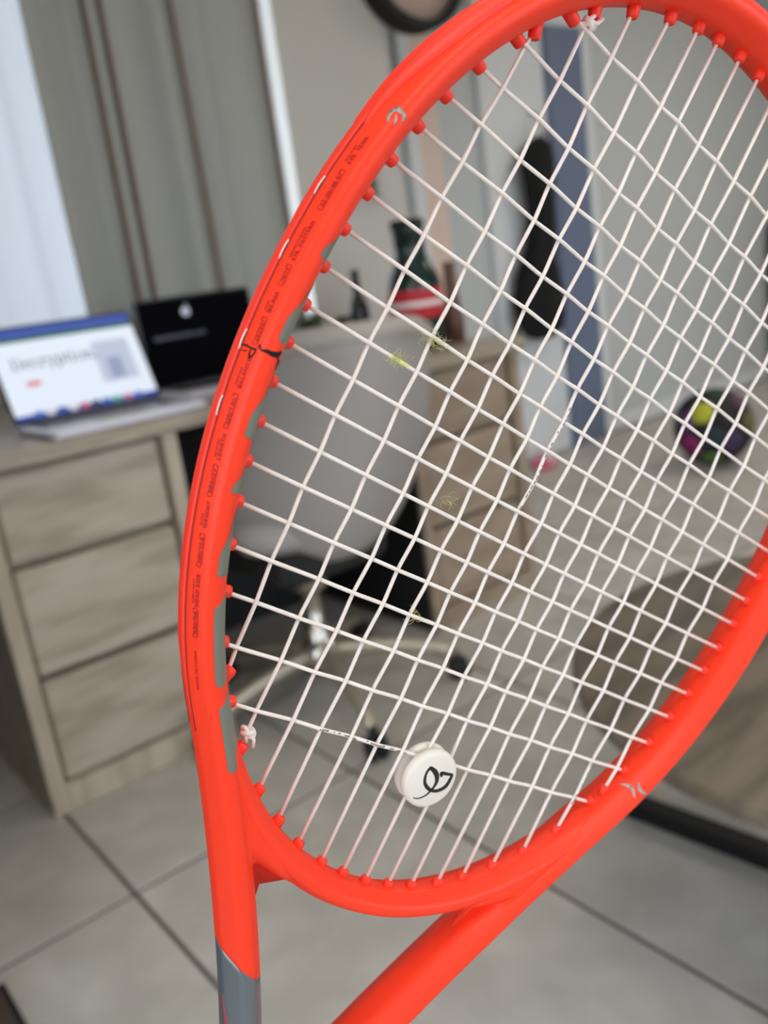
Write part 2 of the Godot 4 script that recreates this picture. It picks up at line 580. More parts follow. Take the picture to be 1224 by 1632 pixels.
func laptop(at: Vector3, turn: float, w: float, lean: float, label: String, dep: float, hgt: float) -> Array:
	var t := thing("laptop", label, "laptop", at, turn)
	put("base", rounded_slab(w, dep, 0.014, 0.012, 0.002), M.aluminium, t, Transform3D(Basis.IDENTITY, Vector3(0, 0, dep)))
	var kb := put("keyboard", box_mesh(Vector3(-w / 2 + 0.02, 0.0135, 0.03), Vector3(w / 2 - 0.02, 0.0150, 0.125), 0.0005), M.keys, t)
	for r in 5:
		for c in 13:
			var kx: float = -w / 2 + 0.024 + c * (w - 0.048) / 13.0
			put("key", box_mesh(Vector3(kx, 0.0150, 0.034 + r * 0.018), Vector3(kx + (w - 0.048) / 13.0 - 0.003, 0.0162, 0.049 + r * 0.018), 0.0004), M.bezel, kb)
	put("trackpad", box_mesh(Vector3(-0.06, 0.0135, 0.135), Vector3(0.06, 0.0146, dep - 0.01), 0.0004), M.nickel, t)
	# lid: hinged at z 0, leaning back
	var lid_b := Basis(Vector3.RIGHT, PI / 2 - lean)
	var lid := put("lid", rounded_slab(w, hgt, 0.007, 0.012, 0.0015), M.bezel, t, Transform3D(lid_b, Vector3(0, 0.014, 0)))
	return [t, lid]

func build_laptops() -> void:
	# lid's own axes: x right, -z up along the lid, +y towards the viewer
	var a := laptop(Vector3(0.706, 0.772, -1.945), 0.02, 0.345, 0.42, "silver laptop with a lit white web page, open on the desk above the drawers", 0.225, 0.226)
	var lid: MeshInstance3D = a[1]
	var sw := 0.333
	var y := 0.0074
	var panel := func(called: String, lo: Vector2, hi: Vector2, lift: float, m: Material) -> void:
		put(called, box_mesh(Vector3(lo.x, y - 0.0006, -hi.y), Vector3(hi.x, y + lift, -lo.y), 0.0001), m, lid)
	panel.call("screen", Vector2(-sw / 2, 0.008), Vector2(sw / 2, 0.219), 0.0002, emit(Color8(232, 242, 255), 1.0))
	panel.call("screen_menu_bar", Vector2(-sw / 2, 0.197), Vector2(sw / 2, 0.219), 0.0004, emit(Color8(48, 88, 190), 0.75))
	panel.call("screen_tab_bar", Vector2(-sw / 2, 0.187), Vector2(sw / 2, 0.197), 0.0004, emit(Color8(40, 110, 84), 0.7))
	panel.call("screen_dock", Vector2(-sw / 2, 0.008), Vector2(sw / 2, 0.019), 0.0004, emit(Color8(58, 92, 190), 0.7))
	var dock := [Color8(70, 120, 210), Color8(230, 230, 240), Color8(60, 90, 190), Color8(235, 235, 245), Color8(220, 110, 130), Color8(70, 70, 90), Color8(60, 110, 210), Color8(90, 190, 150), Color8(220, 120, 170), Color8(90, 110, 220)]
	for k in dock.size():
		panel.call("screen_dock_icon", Vector2(-0.125 + k * 0.026, 0.010), Vector2(-0.107 + k * 0.026, 0.024), 0.0006, emit(dock[k], 0.8))
	panel.call("screen_picture", Vector2(0.052, 0.060), Vector2(0.140, 0.160), 0.0004, emit(Color8(196, 206, 226), 0.95))
	panel.call("screen_picture", Vector2(0.075, 0.066), Vector2(0.110, 0.118), 0.0006, emit(Color8(160, 172, 205), 0.9))
	panel.call("screen_button", Vector2(-0.118, 0.082), Vector2(-0.086, 0.093), 0.0004, emit(Color8(240, 120, 130), 0.9))
	put("screen_heading", flat_text("Decryption.", 0.026, false, true), emit(Color8(60, 68, 92), 0.6), lid, Transform3D(Basis(Vector3.RIGHT, -PI / 2), Vector3(-0.038, y + 0.0010, -0.135)))
	# the second, dark laptop
	var b := laptop(Vector3(1.09, 0.772, -2.095), 0.0, 0.335, 0.06, "dark laptop with a black start screen, standing behind the lit laptop", 0.215, 0.228)
	var lid2: MeshInstance3D = b[1]
	put("screen", box_mesh(Vector3(-0.162, y - 0.0006, -0.222), Vector3(0.162, y + 0.0002, -0.008), 0.0001), M.screen_dark, lid2)
	# a small bitten fruit mark and a line of small letters
	var mk := Shape.new()
	var out := []
	for k in 26:
		var an := TAU * k / 26.0
		var rr := 0.0120 * (1.0 + 0.07 * cos(2 * an)) - (0.0018 if absf(an - PI / 2) < 0.35 else 0.0)
		if absf(an) < 0.5 or absf(an - TAU) < 0.5:
			rr -= 0.0038 * cos(minf(an, TAU - an) / 0.5 * PI / 2)
		out.append(Vector2(rr * cos(an), rr * sin(an)))
	var v := PackedVector3Array()
	for p in out:
		v.append(Vector3(p.x, 0.0, -p.y))
	for p in out:
		v.append(Vector3(p.x, 0.0004, -p.y))
	v.append(Vector3(0, 0.0004, 0))
	var ix := grid_idx(2, 26, true)
	ix.append_array(fan_idx(26, 26, 52, true))
	mk.add(v, ix)
	var lf := Shape.new()
	lathe(lf, [Vector2(0, 0), Vector2(0.0022, 0.002), Vector2(0.0026, 0.0035), Vector2(0.0018, 0.006), Vector2(0, 0.007)], 10, Vector3(0.001, 0.0003, -0.0125), Basis(Vector3.UP, -0.5) * Basis(Vector3.RIGHT, -PI / 2).scaled(Vector3(1, 0.15, 1)))
	mk.add(lf.v, lf.i)
	put("screen_mark", mk.done(true), emit(Color8(205, 205, 225), 0.75), lid2, Transform3D(Basis.IDENTITY, Vector3(-0.030, y + 0.0004, -0.186)))
	var cp := Shape.new()
	var cx := -0.132
	for k in 7:
		var wl := [0.020, 0.012, 0.022, 0.016, 0.024, 0.014, 0.020]
		bevel_box(cp, Vector3(cx, 0, -0.0045), Vector3(cx + wl[k], 0.0004, 0.0045), 0.0001)
		cx += wl[k] + 0.003
	put("screen_caption", cp.done(true), emit(Color8(62, 62, 84), 0.5), lid2, Transform3D(Basis.IDENTITY, Vector3(0, y + 0.0002, -0.128)))

# ------------------------------------------------------------------ chair
func build_chair() -> void:
	var t := thing("office_chair", "grey upholstered swivel chair with a chrome star base pushed up to the desk", "chair", Vector3(1.04, 0, -1.69))
	var face := Vector3(-0.40, 0, 0.92).normalized()    # where the back of the chair looks
	var side := Vector3(face.z, 0, -face.x)
	# back shell
	var rows := 15
	var shell_o := []
	var shell_i := []
	for r in rows:
		var v := r / float(rows - 1)
		var y := lerpf(0.40, 0.89, v)
		var ro := PackedVector3Array()
		var ri := PackedVector3Array()
		for c in 25:
			var u := c / 24.0 * 2.0 - 1.0
			var left := lerpf(-0.18, -0.045, smoothstep(0.0, 1.0, v))
			var right := lerpf(0.285, 0.325, smoothstep(0.0, 0.8, v))
			var low := 0.085 * pow(1.0 - v, 2.2) * (u * u)        # lower edge rises towards the sides
			var back := 0.255 + 0.05 * v - 0.17 * u * u - 0.10 * pow(1.0 - v, 3.0)
			var topdrop := -0.03 * pow(absf(u), 4.0) * v
			var p := side * lerpf(left, right, u * 0.5 + 0.5) + face * back + Vector3(0, y + low + topdrop, 0)
			ro.append(p)
			ri.append(p - face * 0.045 + Vector3(0, 0, 0))
		shell_o.append(ro)
		shell_i.append(ri)
	var rings := []
	for r in rows:
		var ring := PackedVector3Array(shell_o[r])
		for c in range(24, -1, -1):
			ring.append(shell_i[r][c])
		rings.append(ring)
	var s := Shape.new()
	loft(s, rings)
	var back := put("backrest", s.done(), M.chair_cloth, t)
	# piping along the top
	var pts := []
	for c in 25:
		pts.append((shell_o[rows - 1][c] + shell_i[rows - 1][c]) / 2.0)
	put("piping", tube_mesh(pts, 0.026, 10), M.chair_trim, back)
	# seat
	var se := Shape.new()
	var sr := []
	for lay in [[0.43, 0.11], [0.435, 0.15], [0.46, 0.17], [0.49, 0.17], [0.51, 0.15], [0.516, 0.11]]:
		var ring := PackedVector3Array()
		for k in 28:
			var a := TAU * k / 28.0
			var cx := signf(cos(a)) * pow(absf(cos(a)), 0.6)
			var cz := signf(sin(a)) * pow(absf(sin(a)), 0.6)
			ring.append(side * (cx * lay[1]) + face * (cz * lay[1]) + Vector3(0, lay[0], 0))
		sr.append(ring)
	loft(se, sr)
	put("seat", se.done(), M.chair_cloth, t)
	put("seat_plate", box_mesh(Vector3(-0.15, 0.36, -0.15), Vector3(0.15, 0.435, 0.15), 0.02), M.dark, t)
	put("column", lathe_mesh([Vector2(0.03, 0.10), Vector2(0.032, 0.20), Vector2(0.022, 0.205), Vector2(0.022, 0.29), Vector2(0.045, 0.30), Vector2(0.05, 0.362)], 20), M.chrome, t)
	put("hub", lathe_mesh([Vector2(0.03, 0.085), Vector2(0.05, 0.09), Vector2(0.05, 0.14), Vector2(0.035, 0.165)], 20), M.chrome, t)
	for deg in [107.0, 35.0, 179.0, 251.0, 323.0]:
		var a := deg_to_rad(deg)
		var d := Vector3(cos(a), 0, sin(a))
		var lp := []
		var rad := []
		for k in 9:
			var q := k / 8.0
			lp.append(d * (0.03 + 0.30 * q) + Vector3(0, 0.13 - 0.055 * q * q, 0))
			rad.append(lerpf(0.022, 0.015, q))
		put("leg", tube_mesh(lp, rad, 10), M.nickel, t)
		var w := Shape.new()
		var ax := Vector3(-d.z, 0, d.x)
		for sd in [-1.0, 1.0]:
			lathe(w, [Vector2(0.010, -0.009), Vector2(0.026, -0.009), Vector2(0.028, -0.005), Vector2(0.028, 0.005), Vector2(0.026, 0.009), Vector2(0.010, 0.009)], 18, d * 0.335 + ax * (0.013 * sd) + Vector3(0, 0.028, 0), Basis(d, ax, d.cross(ax)))
		lathe(w, [Vector2(0.006, 0.03), Vector2(0.012, 0.05), Vector2(0.012, 0.075)], 10, d * 0.328)
		put("caster", w.done(), M.dark, t)

# ------------------------------------------------------------------ round table
func build_table() -> void:
	var t := thing("coffee_table", "low round dark wood table on a black metal foot at the right edge", "table", Vector3(1.163, 0, -0.432))
	var r := 0.431
	put("table_top", lathe_mesh([Vector2(0.0, 0.394), Vector2(r - 0.012, 0.394), Vector2(r - 0.004, 0.397), Vector2(r, 0.402), Vector2(r, 0.413), Vector2(r - 0.004, 0.418), Vector2(r - 0.01, 0.420), Vector2(0.0, 0.420)], 96), M.table_wood, t)
	put("apron", lathe_mesh([Vector2(0.16, 0.375), Vector2(0.17, 0.375), Vector2(0.17, 0.394), Vector2(0.16, 0.394)], 48), M.black_metal, t)
	put("column", lathe_mesh([Vector2(0.05, 0.02), Vector2(0.04, 0.05), Vector2(0.035, 0.35), Vector2(0.07, 0.392)], 24), M.black_metal, t)
	for k in 4:
		var b := Basis(Vector3.UP, k * PI / 2 + 0.09)
		var s := Shape.new()
		bevel_box(s, Vector3(-0.021, 0.0, -0.43), Vector3(0.021, 0.032, -0.03), 0.004)
		put("foot", s.done(true), M.black_metal, t, Transform3D(b, Vector3.ZERO))

# ------------------------------------------------------------------ far side of the room
func build_far_things() -> void:
	# door casing in the far wall, and a strip coloured as warm doorway light
	var d := Node3D.new()
	d.name = "door_1"
	d.set_meta("kind", "structure")
	add_child(d)
	d.position = Vector3(0, 0, -2.9)
	put("casing", box_mesh(Vector3(2.585, 0, 0.0), Vector3(2.65, 2.15, 0.04), 0.004), M.white, d)
	put("casing", box_mesh(Vector3(2.65, 2.08, 0.0), Vector3(2.79, 2.15, 0.04), 0.004), M.white, d)
	put("leaf", box_mesh(Vector3(2.65, 0, 0.0), Vector3(2.79, 2.08, 0.02), 0.003), M.peach_glow, d)
	var d2 := Node3D.new()
	d2.name = "door_2"
	d2.set_meta("kind", "structure")
	add_child(d2)
	d2.position = Vector3(0, 0, -2.9)
	put("casing", box_mesh(Vector3(3.04, 0, 0.0), Vector3(3.10, 2.1, 0.035), 0.004), M.white, d2)
	put("leaf", box_mesh(Vector3(3.10, 0, 0.0), Vector3(3.49, 2.04, 0.025), 0.003), M.white, d2)
	var bl := Node3D.new()
	bl.name = "door_3"
	bl.set_meta("kind", "structure")
	add_child(bl)
	bl.position = Vector3(0, 0, -2.9)
	put("leaf", box_mesh(Vector3(3.49, 0, 0.0), Vector3(3.755, 1.99, 0.05), 0.004), M.blue_grey, bl)
	put("casing", box_mesh(Vector3(3.755, 0, 0.0), Vector3(3.83, 2.08, 0.035), 0.004), M.white, bl)
	put("casing", box_mesh(Vector3(3.49, 1.99, 0.0), Vector3(3.755, 2.08, 0.035), 0.004), M.white, bl)
	struct("baseboard_far", box_mesh(Vector3(3.83, 0, -2.9), Vector3(6.3, 0.08, -2.885), 0.003), M.white)
	# black garment on a hook
	var g := thing("garment", "long black garment hanging from a hook beside the blue grey door", "garment", Vector3(3.28, 0, -2.80))
	var rings := []
	for q in [[1.50, 0.03, 0.02, 0.05], [1.46, 0.085, 0.03, 0.04], [1.38, 0.11, 0.04, 0.02], [1.28, 0.085, 0.045, 0.015], [1.16, 0.075, 0.045, 0.02], [1.02, 0.09, 0.05, 0.005], [0.90, 0.135, 0.055, -0.03], [0.78, 0.165, 0.055, -0.045], [0.69, 0.16, 0.05, -0.04], [0.62, 0.12, 0.035, -0.03], [0.595, 0.06, 0.02, -0.02]]:
		var ring := PackedVector3Array()
		for k in 28:
			var a := TAU * k / 28.0
			var rip := 1.0 + 0.10 * sin(5.0 * a + q[0] * 9.0)
			ring.append(Vector3(q[3] + cos(a) * q[1] * rip, q[0], sin(a) * q[2] * rip))
		rings.append(ring)
	var s := Shape.new()
	loft(s, rings)
	put("body", s.done(), M.cloth_black, g)
	var h := Shape.new()
	tube(h, [Vector3(3.36, 1.62, -2.875), Vector3(3.36, 1.60, -2.83), Vector3(3.36, 1.54, -2.80), Vector3(3.36, 1.50, -2.79), Vector3(3.36, 1.53, -2.765)], 0.008, 8)
	tag(put("coat_hook", h.done(), M.nickel), "metal wall hook holding the black garment", "hook")
	# pink thing on the floor by the white door
	var pk := Shape.new()
	lathe(pk, [Vector2(0, 0), Vector2(0.05, 0.0), Vector2(0.065, 0.02), Vector2(0.05, 0.05), Vector2(0.0, 0.06)], 20, Vector3.ZERO, Basis.IDENTITY.scaled(Vector3(1.3, 1, 0.7)))
	var slip := thing("slipper", "small pink slipper on the floor at the foot of the white door", "slipper", Vector3(3.09, 0, -2.72))
	put("sole", pk.done(), M.pink, slip)
	var st := Shape.new()
	tube(st, [Vector3(-0.02, 0.03, -0.05), Vector3(0.0, 0.085, -0.02), Vector3(0.01, 0.09, 0.02), Vector3(-0.01, 0.03, 0.05)], 0.012, 8)
	put("strap", st.done(), M.label_white, slip)
	# patchwork ball
	var b := thing("ball", "black ball with yellow, magenta, green and purple patches on the floor", "ball", Vector3(3.40, 0.17, -2.02))
	var sp := SphereMesh.new()
	sp.radius = 0.166
	sp.height = 0.332
	sp.radial_segments = 32
	sp.rings = 16
	put("core", sp, M.dark, b)
	var cols := [Color8(186, 186, 56), Color8(140, 32, 100), Color8(28, 46, 52), Color8(80, 104, 52), Color8(98, 54, 104), Color8(62, 44, 80), Color8(22, 20, 25), Color8(96, 92, 52), Color8(34, 52, 38), Color8(92, 58, 80)]
	var c0 := Vector3(-0.84, 0.205, 0.5)
	var cr := Vector3(0.4666, -0.03, 0.83).normalized()
	cr = (cr - c0 * c0.dot(cr)).normalized()
	var cu := cr.cross(-c0).normalized()
	if cu.y < 0.0:
		cu = -cu
	if cr.dot(Vector3(0.7638, -0.133, 0.6316)) < 0.0:
		cr = -cr
	var look := [[-0.28, 0.36, 0], [-0.55, -0.48, 1], [-0.05, -0.85, 3], [-0.70, 0.12, 4], [0.48, -0.42, 5], [0.02, -0.32, 2], [0.02, 0.86, 8], [0.62, 0.66, 9], [0.88, 0.10, 7], [-0.78, 0.62, 6], [0.30, 0.20, 6]]
	for e in look:
		var q := clampf(1.0 - e[0] * e[0] - e[1] * e[1], 0.02, 1.0)
		put("patch", patch_mesh((c0 * sqrt(q) + cr * e[0] + cu * e[1]).normalized(), 0.1685, 0.30), mat(cols[e[2]], 0.75), b)
	for e in [[0.5, 0.5, 0], [-0.5, 0.4, 1], [0.0, -0.5, 3], [0.6, -0.2, 4], [-0.3, -0.1, 7], [0.1, 0.2, 6]]:
		put("patch", patch_mesh((-c0 * 0.8 + cr * e[0] + cu * e[1]).normalized(), 0.1685, 0.30), mat(cols[e[2]], 0.75), b)
	# dark tall cabinet at the right edge
	var c := thing("cabinet", "tall dark cabinet standing against the far wall at the right edge", "cabinet", Vector3(5.52, 0, -2.62))
	put("body", box_mesh(Vector3(0, 0, -0.24), Vector3(0.6, 0.98, 0.0), 0.004), M.cabinet_dark, c)
	put("door", box_mesh(Vector3(0.01, 0.05, 0.0), Vector3(0.298, 0.96, 0.018), 0.003), M.cabinet_dark, c)
	put("door", box_mesh(Vector3(0.302, 0.05, 0.0), Vector3(0.59, 0.96, 0.018), 0.003), M.cabinet_dark, c)
	# unseen blocker added left of the desk to shade the drawer side
	var wd := thing("shade_wardrobe", "tall dark brown blocker added out of view left of the desk to shade its side", "shade_wardrobe", Vector3(-0.75, 0, -1.2))
	put("body", box_mesh(Vector3(0, 0, -1.1), Vector3(0.77, 2.1, -0.02), 0.004), M.cabinet_dark, wd)
	for k in 2:
		var dr := put("door", box_mesh(Vector3(0.004 + k * 0.383, 0.08, -0.02), Vector3(0.383 + k * 0.383, 2.08, 0.0), 0.003), M.cabinet_dark, wd)
		put("handle", box_mesh(Vector3(0.35 + k * 0.05, 0.95, 0.0), Vector3(0.36 + k * 0.05, 1.15, 0.02), 0.003), M.nickel, dr)
	# doormat in the near left corner
	var mt := thing("floor_mat", "dark brown floor mat at the lower left corner of the picture", "mat", Vector3(-0.45, 0, -1.33))
	put("pile", box_mesh(Vector3(0, 0.0, 0), Vector3(0.585, 0.012, 0.9), 0.004), M.mat_brown, mt)
	put("border", box_mesh(Vector3(-0.01, 0.0, -0.01), Vector3(0.595, 0.006, 0.91), 0.002), M.dark, mt)

func patch_mesh(dir: Vector3, radius: float, spread: float) -> ArrayMesh:
	var s := Shape.new()
	var t := dir.cross(Vector3.UP if absf(dir.y) < 0.9 else Vector3.RIGHT).normalized()
	var u := dir.cross(t)
	var verts := PackedVector3Array()
	for lay in [[spread * 1.0, radius - 0.006], [spread, radius], [spread * 0.5, radius + 0.0015]]:
		for k in 12:
			var a := TAU * k / 12.0
			var rr: float = lay[0] / maxf(absf(cos(fmod(a, PI / 3) - PI / 6)), 0.2) * 0.92
			verts.append((dir + (t * cos(a) + u * sin(a)) * tan(rr)).normalized() * lay[1])
	verts.append(dir * (radius + 0.002))
	var idx := grid_idx(3, 12, true)
	idx.append_array(fan_idx(24, 12, 36, true))
	s.add(verts, idx)
	return s.done()

# ------------------------------------------------------------------ small things on the desk and wall
func build_desk_things() -> void:
	# slim dark bottle
	var a := thing("bottle", "slim dark glass bottle standing on the desk left of the large green bottle", "bottle", Vector3(1.70, 0.77, -2.2))
	put("glass", lathe_mesh([Vector2(0.0, 0.0), Vector2(0.029, 0.0), Vector2(0.031, 0.004), Vector2(0.031, 0.125), Vector2(0.026, 0.150), Vector2(0.014, 0.180), Vector2(0.012, 0.235), Vector2(0.014, 0.238), Vector2(0.014, 0.25), Vector2(0.0, 0.25)], 28), M.bottle_dark, a)
	put("label", lathe_mesh([Vector2(0.0312, 0.05), Vector2(0.0316, 0.052), Vector2(0.0316, 0.098), Vector2(0.0312, 0.10)], 28), M.cabinet_dark, a)
	# large green bottle with red label
	var b := thing("bottle", "large dark green bottle with a red and white label on the desk", "bottle", Vector3(1.735, 0.77, -1.97))
	put("glass", lathe_mesh([Vector2(0.0, 0.0), Vector2(0.076, 0.0), Vector2(0.080, 0.006), Vector2(0.080, 0.175), Vector2(0.074, 0.205), Vector2(0.056, 0.24), Vector2(0.046, 0.265), Vector2(0.044, 0.325), Vector2(0.048, 0.328), Vector2(0.048, 0.345), Vector2(0.0, 0.345)], 36), M.bottle_green, b)
	var lb := put("label", lathe_mesh([Vector2(0.0802, 0.088), Vector2(0.0808, 0.090), Vector2(0.0808, 0.168), Vector2(0.0802, 0.170)], 36), M.label_red, b)
	put("label_band", lathe_mesh([Vector2(0.0809, 0.122), Vector2(0.0812, 0.123), Vector2(0.0812, 0.136), Vector2(0.0809, 0.137)], 36), M.label_white, lb)
	put("cap", lathe_mesh([Vector2(0.047, 0.345), Vector2(0.05, 0.347), Vector2(0.05, 0.362), Vector2(0.045, 0.366), Vector2(0.0, 0.366)], 24), M.dark, b)
	# amber jar and brown box
	var j := thing("jar", "small amber glass jar beside the slim dark bottle", "jar", Vector3(1.66, 0.77, -2.24))
	put("glass", lathe_mesh([Vector2(0.0, 0.0), Vector2(0.024, 0.0), Vector2(0.027, 0.005), Vector2(0.027, 0.085), Vector2(0.02, 0.095), Vector2(0.02, 0.10), Vector2(0, 0.10)], 24), M.amber, j)
	put("lid", lathe_mesh([Vector2(0.022, 0.10), Vector2(0.023, 0.101), Vector2(0.023, 0.114), Vector2(0.0, 0.116)], 24), M.dark, j)
	var br := thing("vase", "slim brown vase right of the large green bottle", "vase", Vector3(1.845, 0.77, -1.93))
	put("body", lathe_mesh([Vector2(0.0, 0.0), Vector2(0.026, 0.0), Vector2(0.030, 0.06), Vector2(0.020, 0.14), Vector2(0.018, 0.22), Vector2(0.021, 0.235), Vector2(0.017, 0.235), Vector2(0.014, 0.20), Vector2(0.0, 0.10)], 24), mat(Color8(98, 66, 52), 0.5), br)
	# potted plant
	var p := thing("potted_plant", "small green plant in a brown pot on the desk near the window edge", "plant", Vector3(1.52, 0.77, -2.22))
	put("pot", lathe_mesh([Vector2(0.0, 0.0), Vector2(0.036, 0.0), Vector2(0.046, 0.075), Vector2(0.05, 0.078), Vector2(0.05, 0.098), Vector2(0.044, 0.098), Vector2(0.042, 0.08), Vector2(0.0, 0.08)], 28), M.terracotta, p)
	for k in 16:
		var an := TAU * k / 16.0 * 2.37
		var len := rng.randf_range(0.05, 0.085)
		put("leaf", leaf_mesh(Vector3(cos(an) * 0.015, 0.085, sin(an) * 0.015), Vector3(cos(an) * rng.randf_range(0.3, 0.7), 1, sin(an) * rng.randf_range(0.3, 0.7)).normalized(), len, 0.016), M.leaf, p)
	# wall sprig
	var w := thing("wall_sprig", "small pale green sprig hanging on the grey wall left of the door casing", "plant", Vector3(1.985, 1.33, -2.425))
	put("stem", tube_mesh([Vector3(0, 0.03, 0.0), Vector3(0.002, 0.0, 0.012), Vector3(-0.003, -0.06, 0.015)], 0.003, 6), M.leaf, w)
	for k in 14:
		var an2 := TAU * k / 14.0 * 2.2
		put("leaf", leaf_mesh(Vector3(0, 0.02 - k * 0.006, 0.012), Vector3(cos(an2) * 0.9, -0.5, 0.25 + 0.3 * absf(sin(an2))).normalized(), 0.042, 0.012), M.leaf_pale, w)
	# round plaque
	var q := thing("wall_plaque", "round pale wood plaque with a thick black rim high on the grey wall", "wall decoration", Vector3(2.27, 2.005, -2.44))
	var bq := Basis(Vector3.RIGHT, PI / 2)
	put("disc", lathe_mesh([Vector2(0.0, 0.0), Vector2(0.205, 0.0), Vector2(0.207, 0.05), Vector2(0.0, 0.055)], 64), M.plaque, q, Transform3D(bq, Vector3.ZERO))
	put("rim", lathe_mesh([Vector2(0.205, 0.0), Vector2(0.235, 0.0), Vector2(0.237, 0.01), Vector2(0.237, 0.075), Vector2(0.228, 0.08), Vector2(0.206, 0.08), Vector2(0.205, 0.06), Vector2(0.205, 0.0)], 64), M.dark, q, Transform3D(bq, Vector3.ZERO))

func leaf_mesh(at: Vector3, dir: Vector3, length: float, width: float) -> ArrayMesh:
	var s := Shape.new()
	var side := dir.cross(Vector3.UP if absf(dir.y) < 0.95 else Vector3.RIGHT).normalized()
	var up := side.cross(dir)
	var top := PackedVector3Array()
	var rings := []
	for k in 6:
		var q := k / 5.0
		var wd := width * sin(PI * clampf(q * 0.94 + 0.05, 0, 1))
		var c := at + dir * (length * q) - Vector3(0, length * 0.25 * q * q, 0)
		rings.append(PackedVector3Array([c - side * wd, c + up * 0.0012 - side * 0.0, c + side * wd, c - up * 0.0012]))
	loft(s, rings)
	return s.done()

# ------------------------------------------------------------------ racket
# Racket axes: x across the strings, y towards the tip, z out of the string bed (units of K metres).
const HA := 138.0
const HT := 169.3
const HB := 186.0
var TA := deg_to_rad(43.5)
var path_p := PackedVector2Array()
var path_s := PackedFloat32Array()
var s_hoop0 := 0.0
var s_hoop1 := 0.0
var racket: Node3D

func hoop_point(a: float) -> Vector2:
	var c := cos(a)
	var s := sin(a)
	if s >= 0.0:
		var k := pow(pow(absf(c), 2.2) + pow(absf(s), 2.2), -1.0 / 2.2)
		return Vector2(HA * k * c, HT * k * s)
	return Vector2(HA * c, HB * s)

func make_path() -> void:
	# the arms leave the ellipse and bend slightly on their way to the handle
	var arc := 0.0
	for k in 40:
		var a0 := lerpf(PI + deg_to_rad(40.5), PI + TA, k / 40.0)
		var a1 := lerpf(PI + deg_to_rad(40.5), PI + TA, (k + 1) / 40.0)
		arc += hoop_point(a0).distance_to(hoop_point(a1))
	var step := (194.4 - arc) / 60.0
	var p := hoop_point(PI + TA)
	var y0 := p.y
	var low := []
	for k in 60:
		var slope := maxf(0.50, lerpf(0.70, 0.53, (y0 - p.y) / 112.0))
		var dir := Vector2(slope, -1.0).normalized()
		p += dir * step
		low.append(p)
	low.reverse()
	for q in low:
		path_p.append(q)
	for k in 361:
		path_p.append(hoop_point(PI + TA - (PI + 2.0 * TA) * k / 360.0))
	for k in range(59, -1, -1):
		path_p.append(Vector2(-path_p[k].x, path_p[k].y))
	path_s.append(0.0)
	for k in range(1, path_p.size()):
		path_s.append(path_s[k - 1] + path_p[k].distance_to(path_p[k - 1]))
	s_hoop0 = path_s[60]
	s_hoop1 = path_s[420]

# position and outward direction at arc length s
func at_s(s: float) -> Array:
	var lo := path_s.bsearch(s)
	lo = clampi(lo, 1, path_s.size() - 1)
	var q := (s - path_s[lo - 1]) / (path_s[lo] - path_s[lo - 1])
	var p := path_p[lo - 1].lerp(path_p[lo], q)
	var ta := (path_p[lo] - path_p[lo - 1])
	var tb := (path_p[mini(lo + 1, path_p.size() - 1)] - path_p[lo])
	if tb.length() < 0.001:
		tb = ta
	var t0 := (path_p[lo - 1] - path_p[maxi(lo - 2, 0)]) if lo >= 2 else ta
	var t := ((t0.normalized() + ta.normalized()).lerp(ta.normalized() + tb.normalized(), q)).normalized()
	return [p, Vector2(-t.y, t.x)]

func zf(s: float) -> float:
	var d := minf(s, path_s[path_s.size() - 1] - s)
	return lerpf(1.04, 1.0, smoothstep(110.0, 215.0, d))

func surf(s: float, o: float, z: float) -> Vector3:
	var a := at_s(s)
	var d := minf(s, path_s[path_s.size() - 1] - s)
	var p: Vector2 = a[0] + a[1] * (o * lerpf(1.12, 1.0, smoothstep(90.0, 190.0, d)))
	return Vector3(p.x, p.y, z * zf(s)) * K

const W := 6.2
func profile(grow := 0.0) -> Array:
	var w := W + grow
	var h := 11.6 + grow
	var raw := [Vector2(w, 4), Vector2(2.3, h), Vector2(-2.3, h), Vector2(-w, 4.6), Vector2(-w, -4.6), Vector2(-2.3, -h), Vector2(2.3, -h), Vector2(w, -4)]
	return round_poly(raw, 1.9)

func round_poly(raw: Array, cut: float) -> Array:
	var out := []
	var n := raw.size()
	for k in n:
		var p: Vector2 = raw[k]
		var a: Vector2 = p + (raw[(k + n - 1) % n] - p).normalized() * cut
		var b: Vector2 = p + (raw[(k + 1) % n] - p).normalized() * cut
		for j in 4:
			var q := j / 3.0
			out.append(a * (1 - q) * (1 - q) + p * 2.0 * q * (1 - q) + b * q * q)
	return out

# point on the visible front of the frame: t 0 at the outer strip, 1 at the inner edge; lift in mm
var front_pts := []
func front(s: float, t: float, lift: float) -> Vector3:
	var pts := front_pts
	var ts := [-0.08, 0.0, 0.03, 0.06, 0.09, 0.49, 0.53, 0.57, 0.61, 0.69, 0.72, 0.75, 0.78, 0.93, 0.97, 1.0, 1.04, 1.12]
	var p: Vector2 = pts[0]
	var nrm := Vector2(1, 0)
	for k in 17:
		if t >= ts[k] or k == 0:
			p = (pts[k] as Vector2).lerp(pts[k + 1], (t - ts[k]) / (ts[k + 1] - ts[k]))
			var d: Vector2 = (pts[k + 1] - pts[k]).normalized()
			nrm = Vector2(d.y, -d.x)
			if nrm.dot(p) < 0.0:
				nrm = -nrm
	p += nrm * lift
	return surf(s, p.x, p.y)

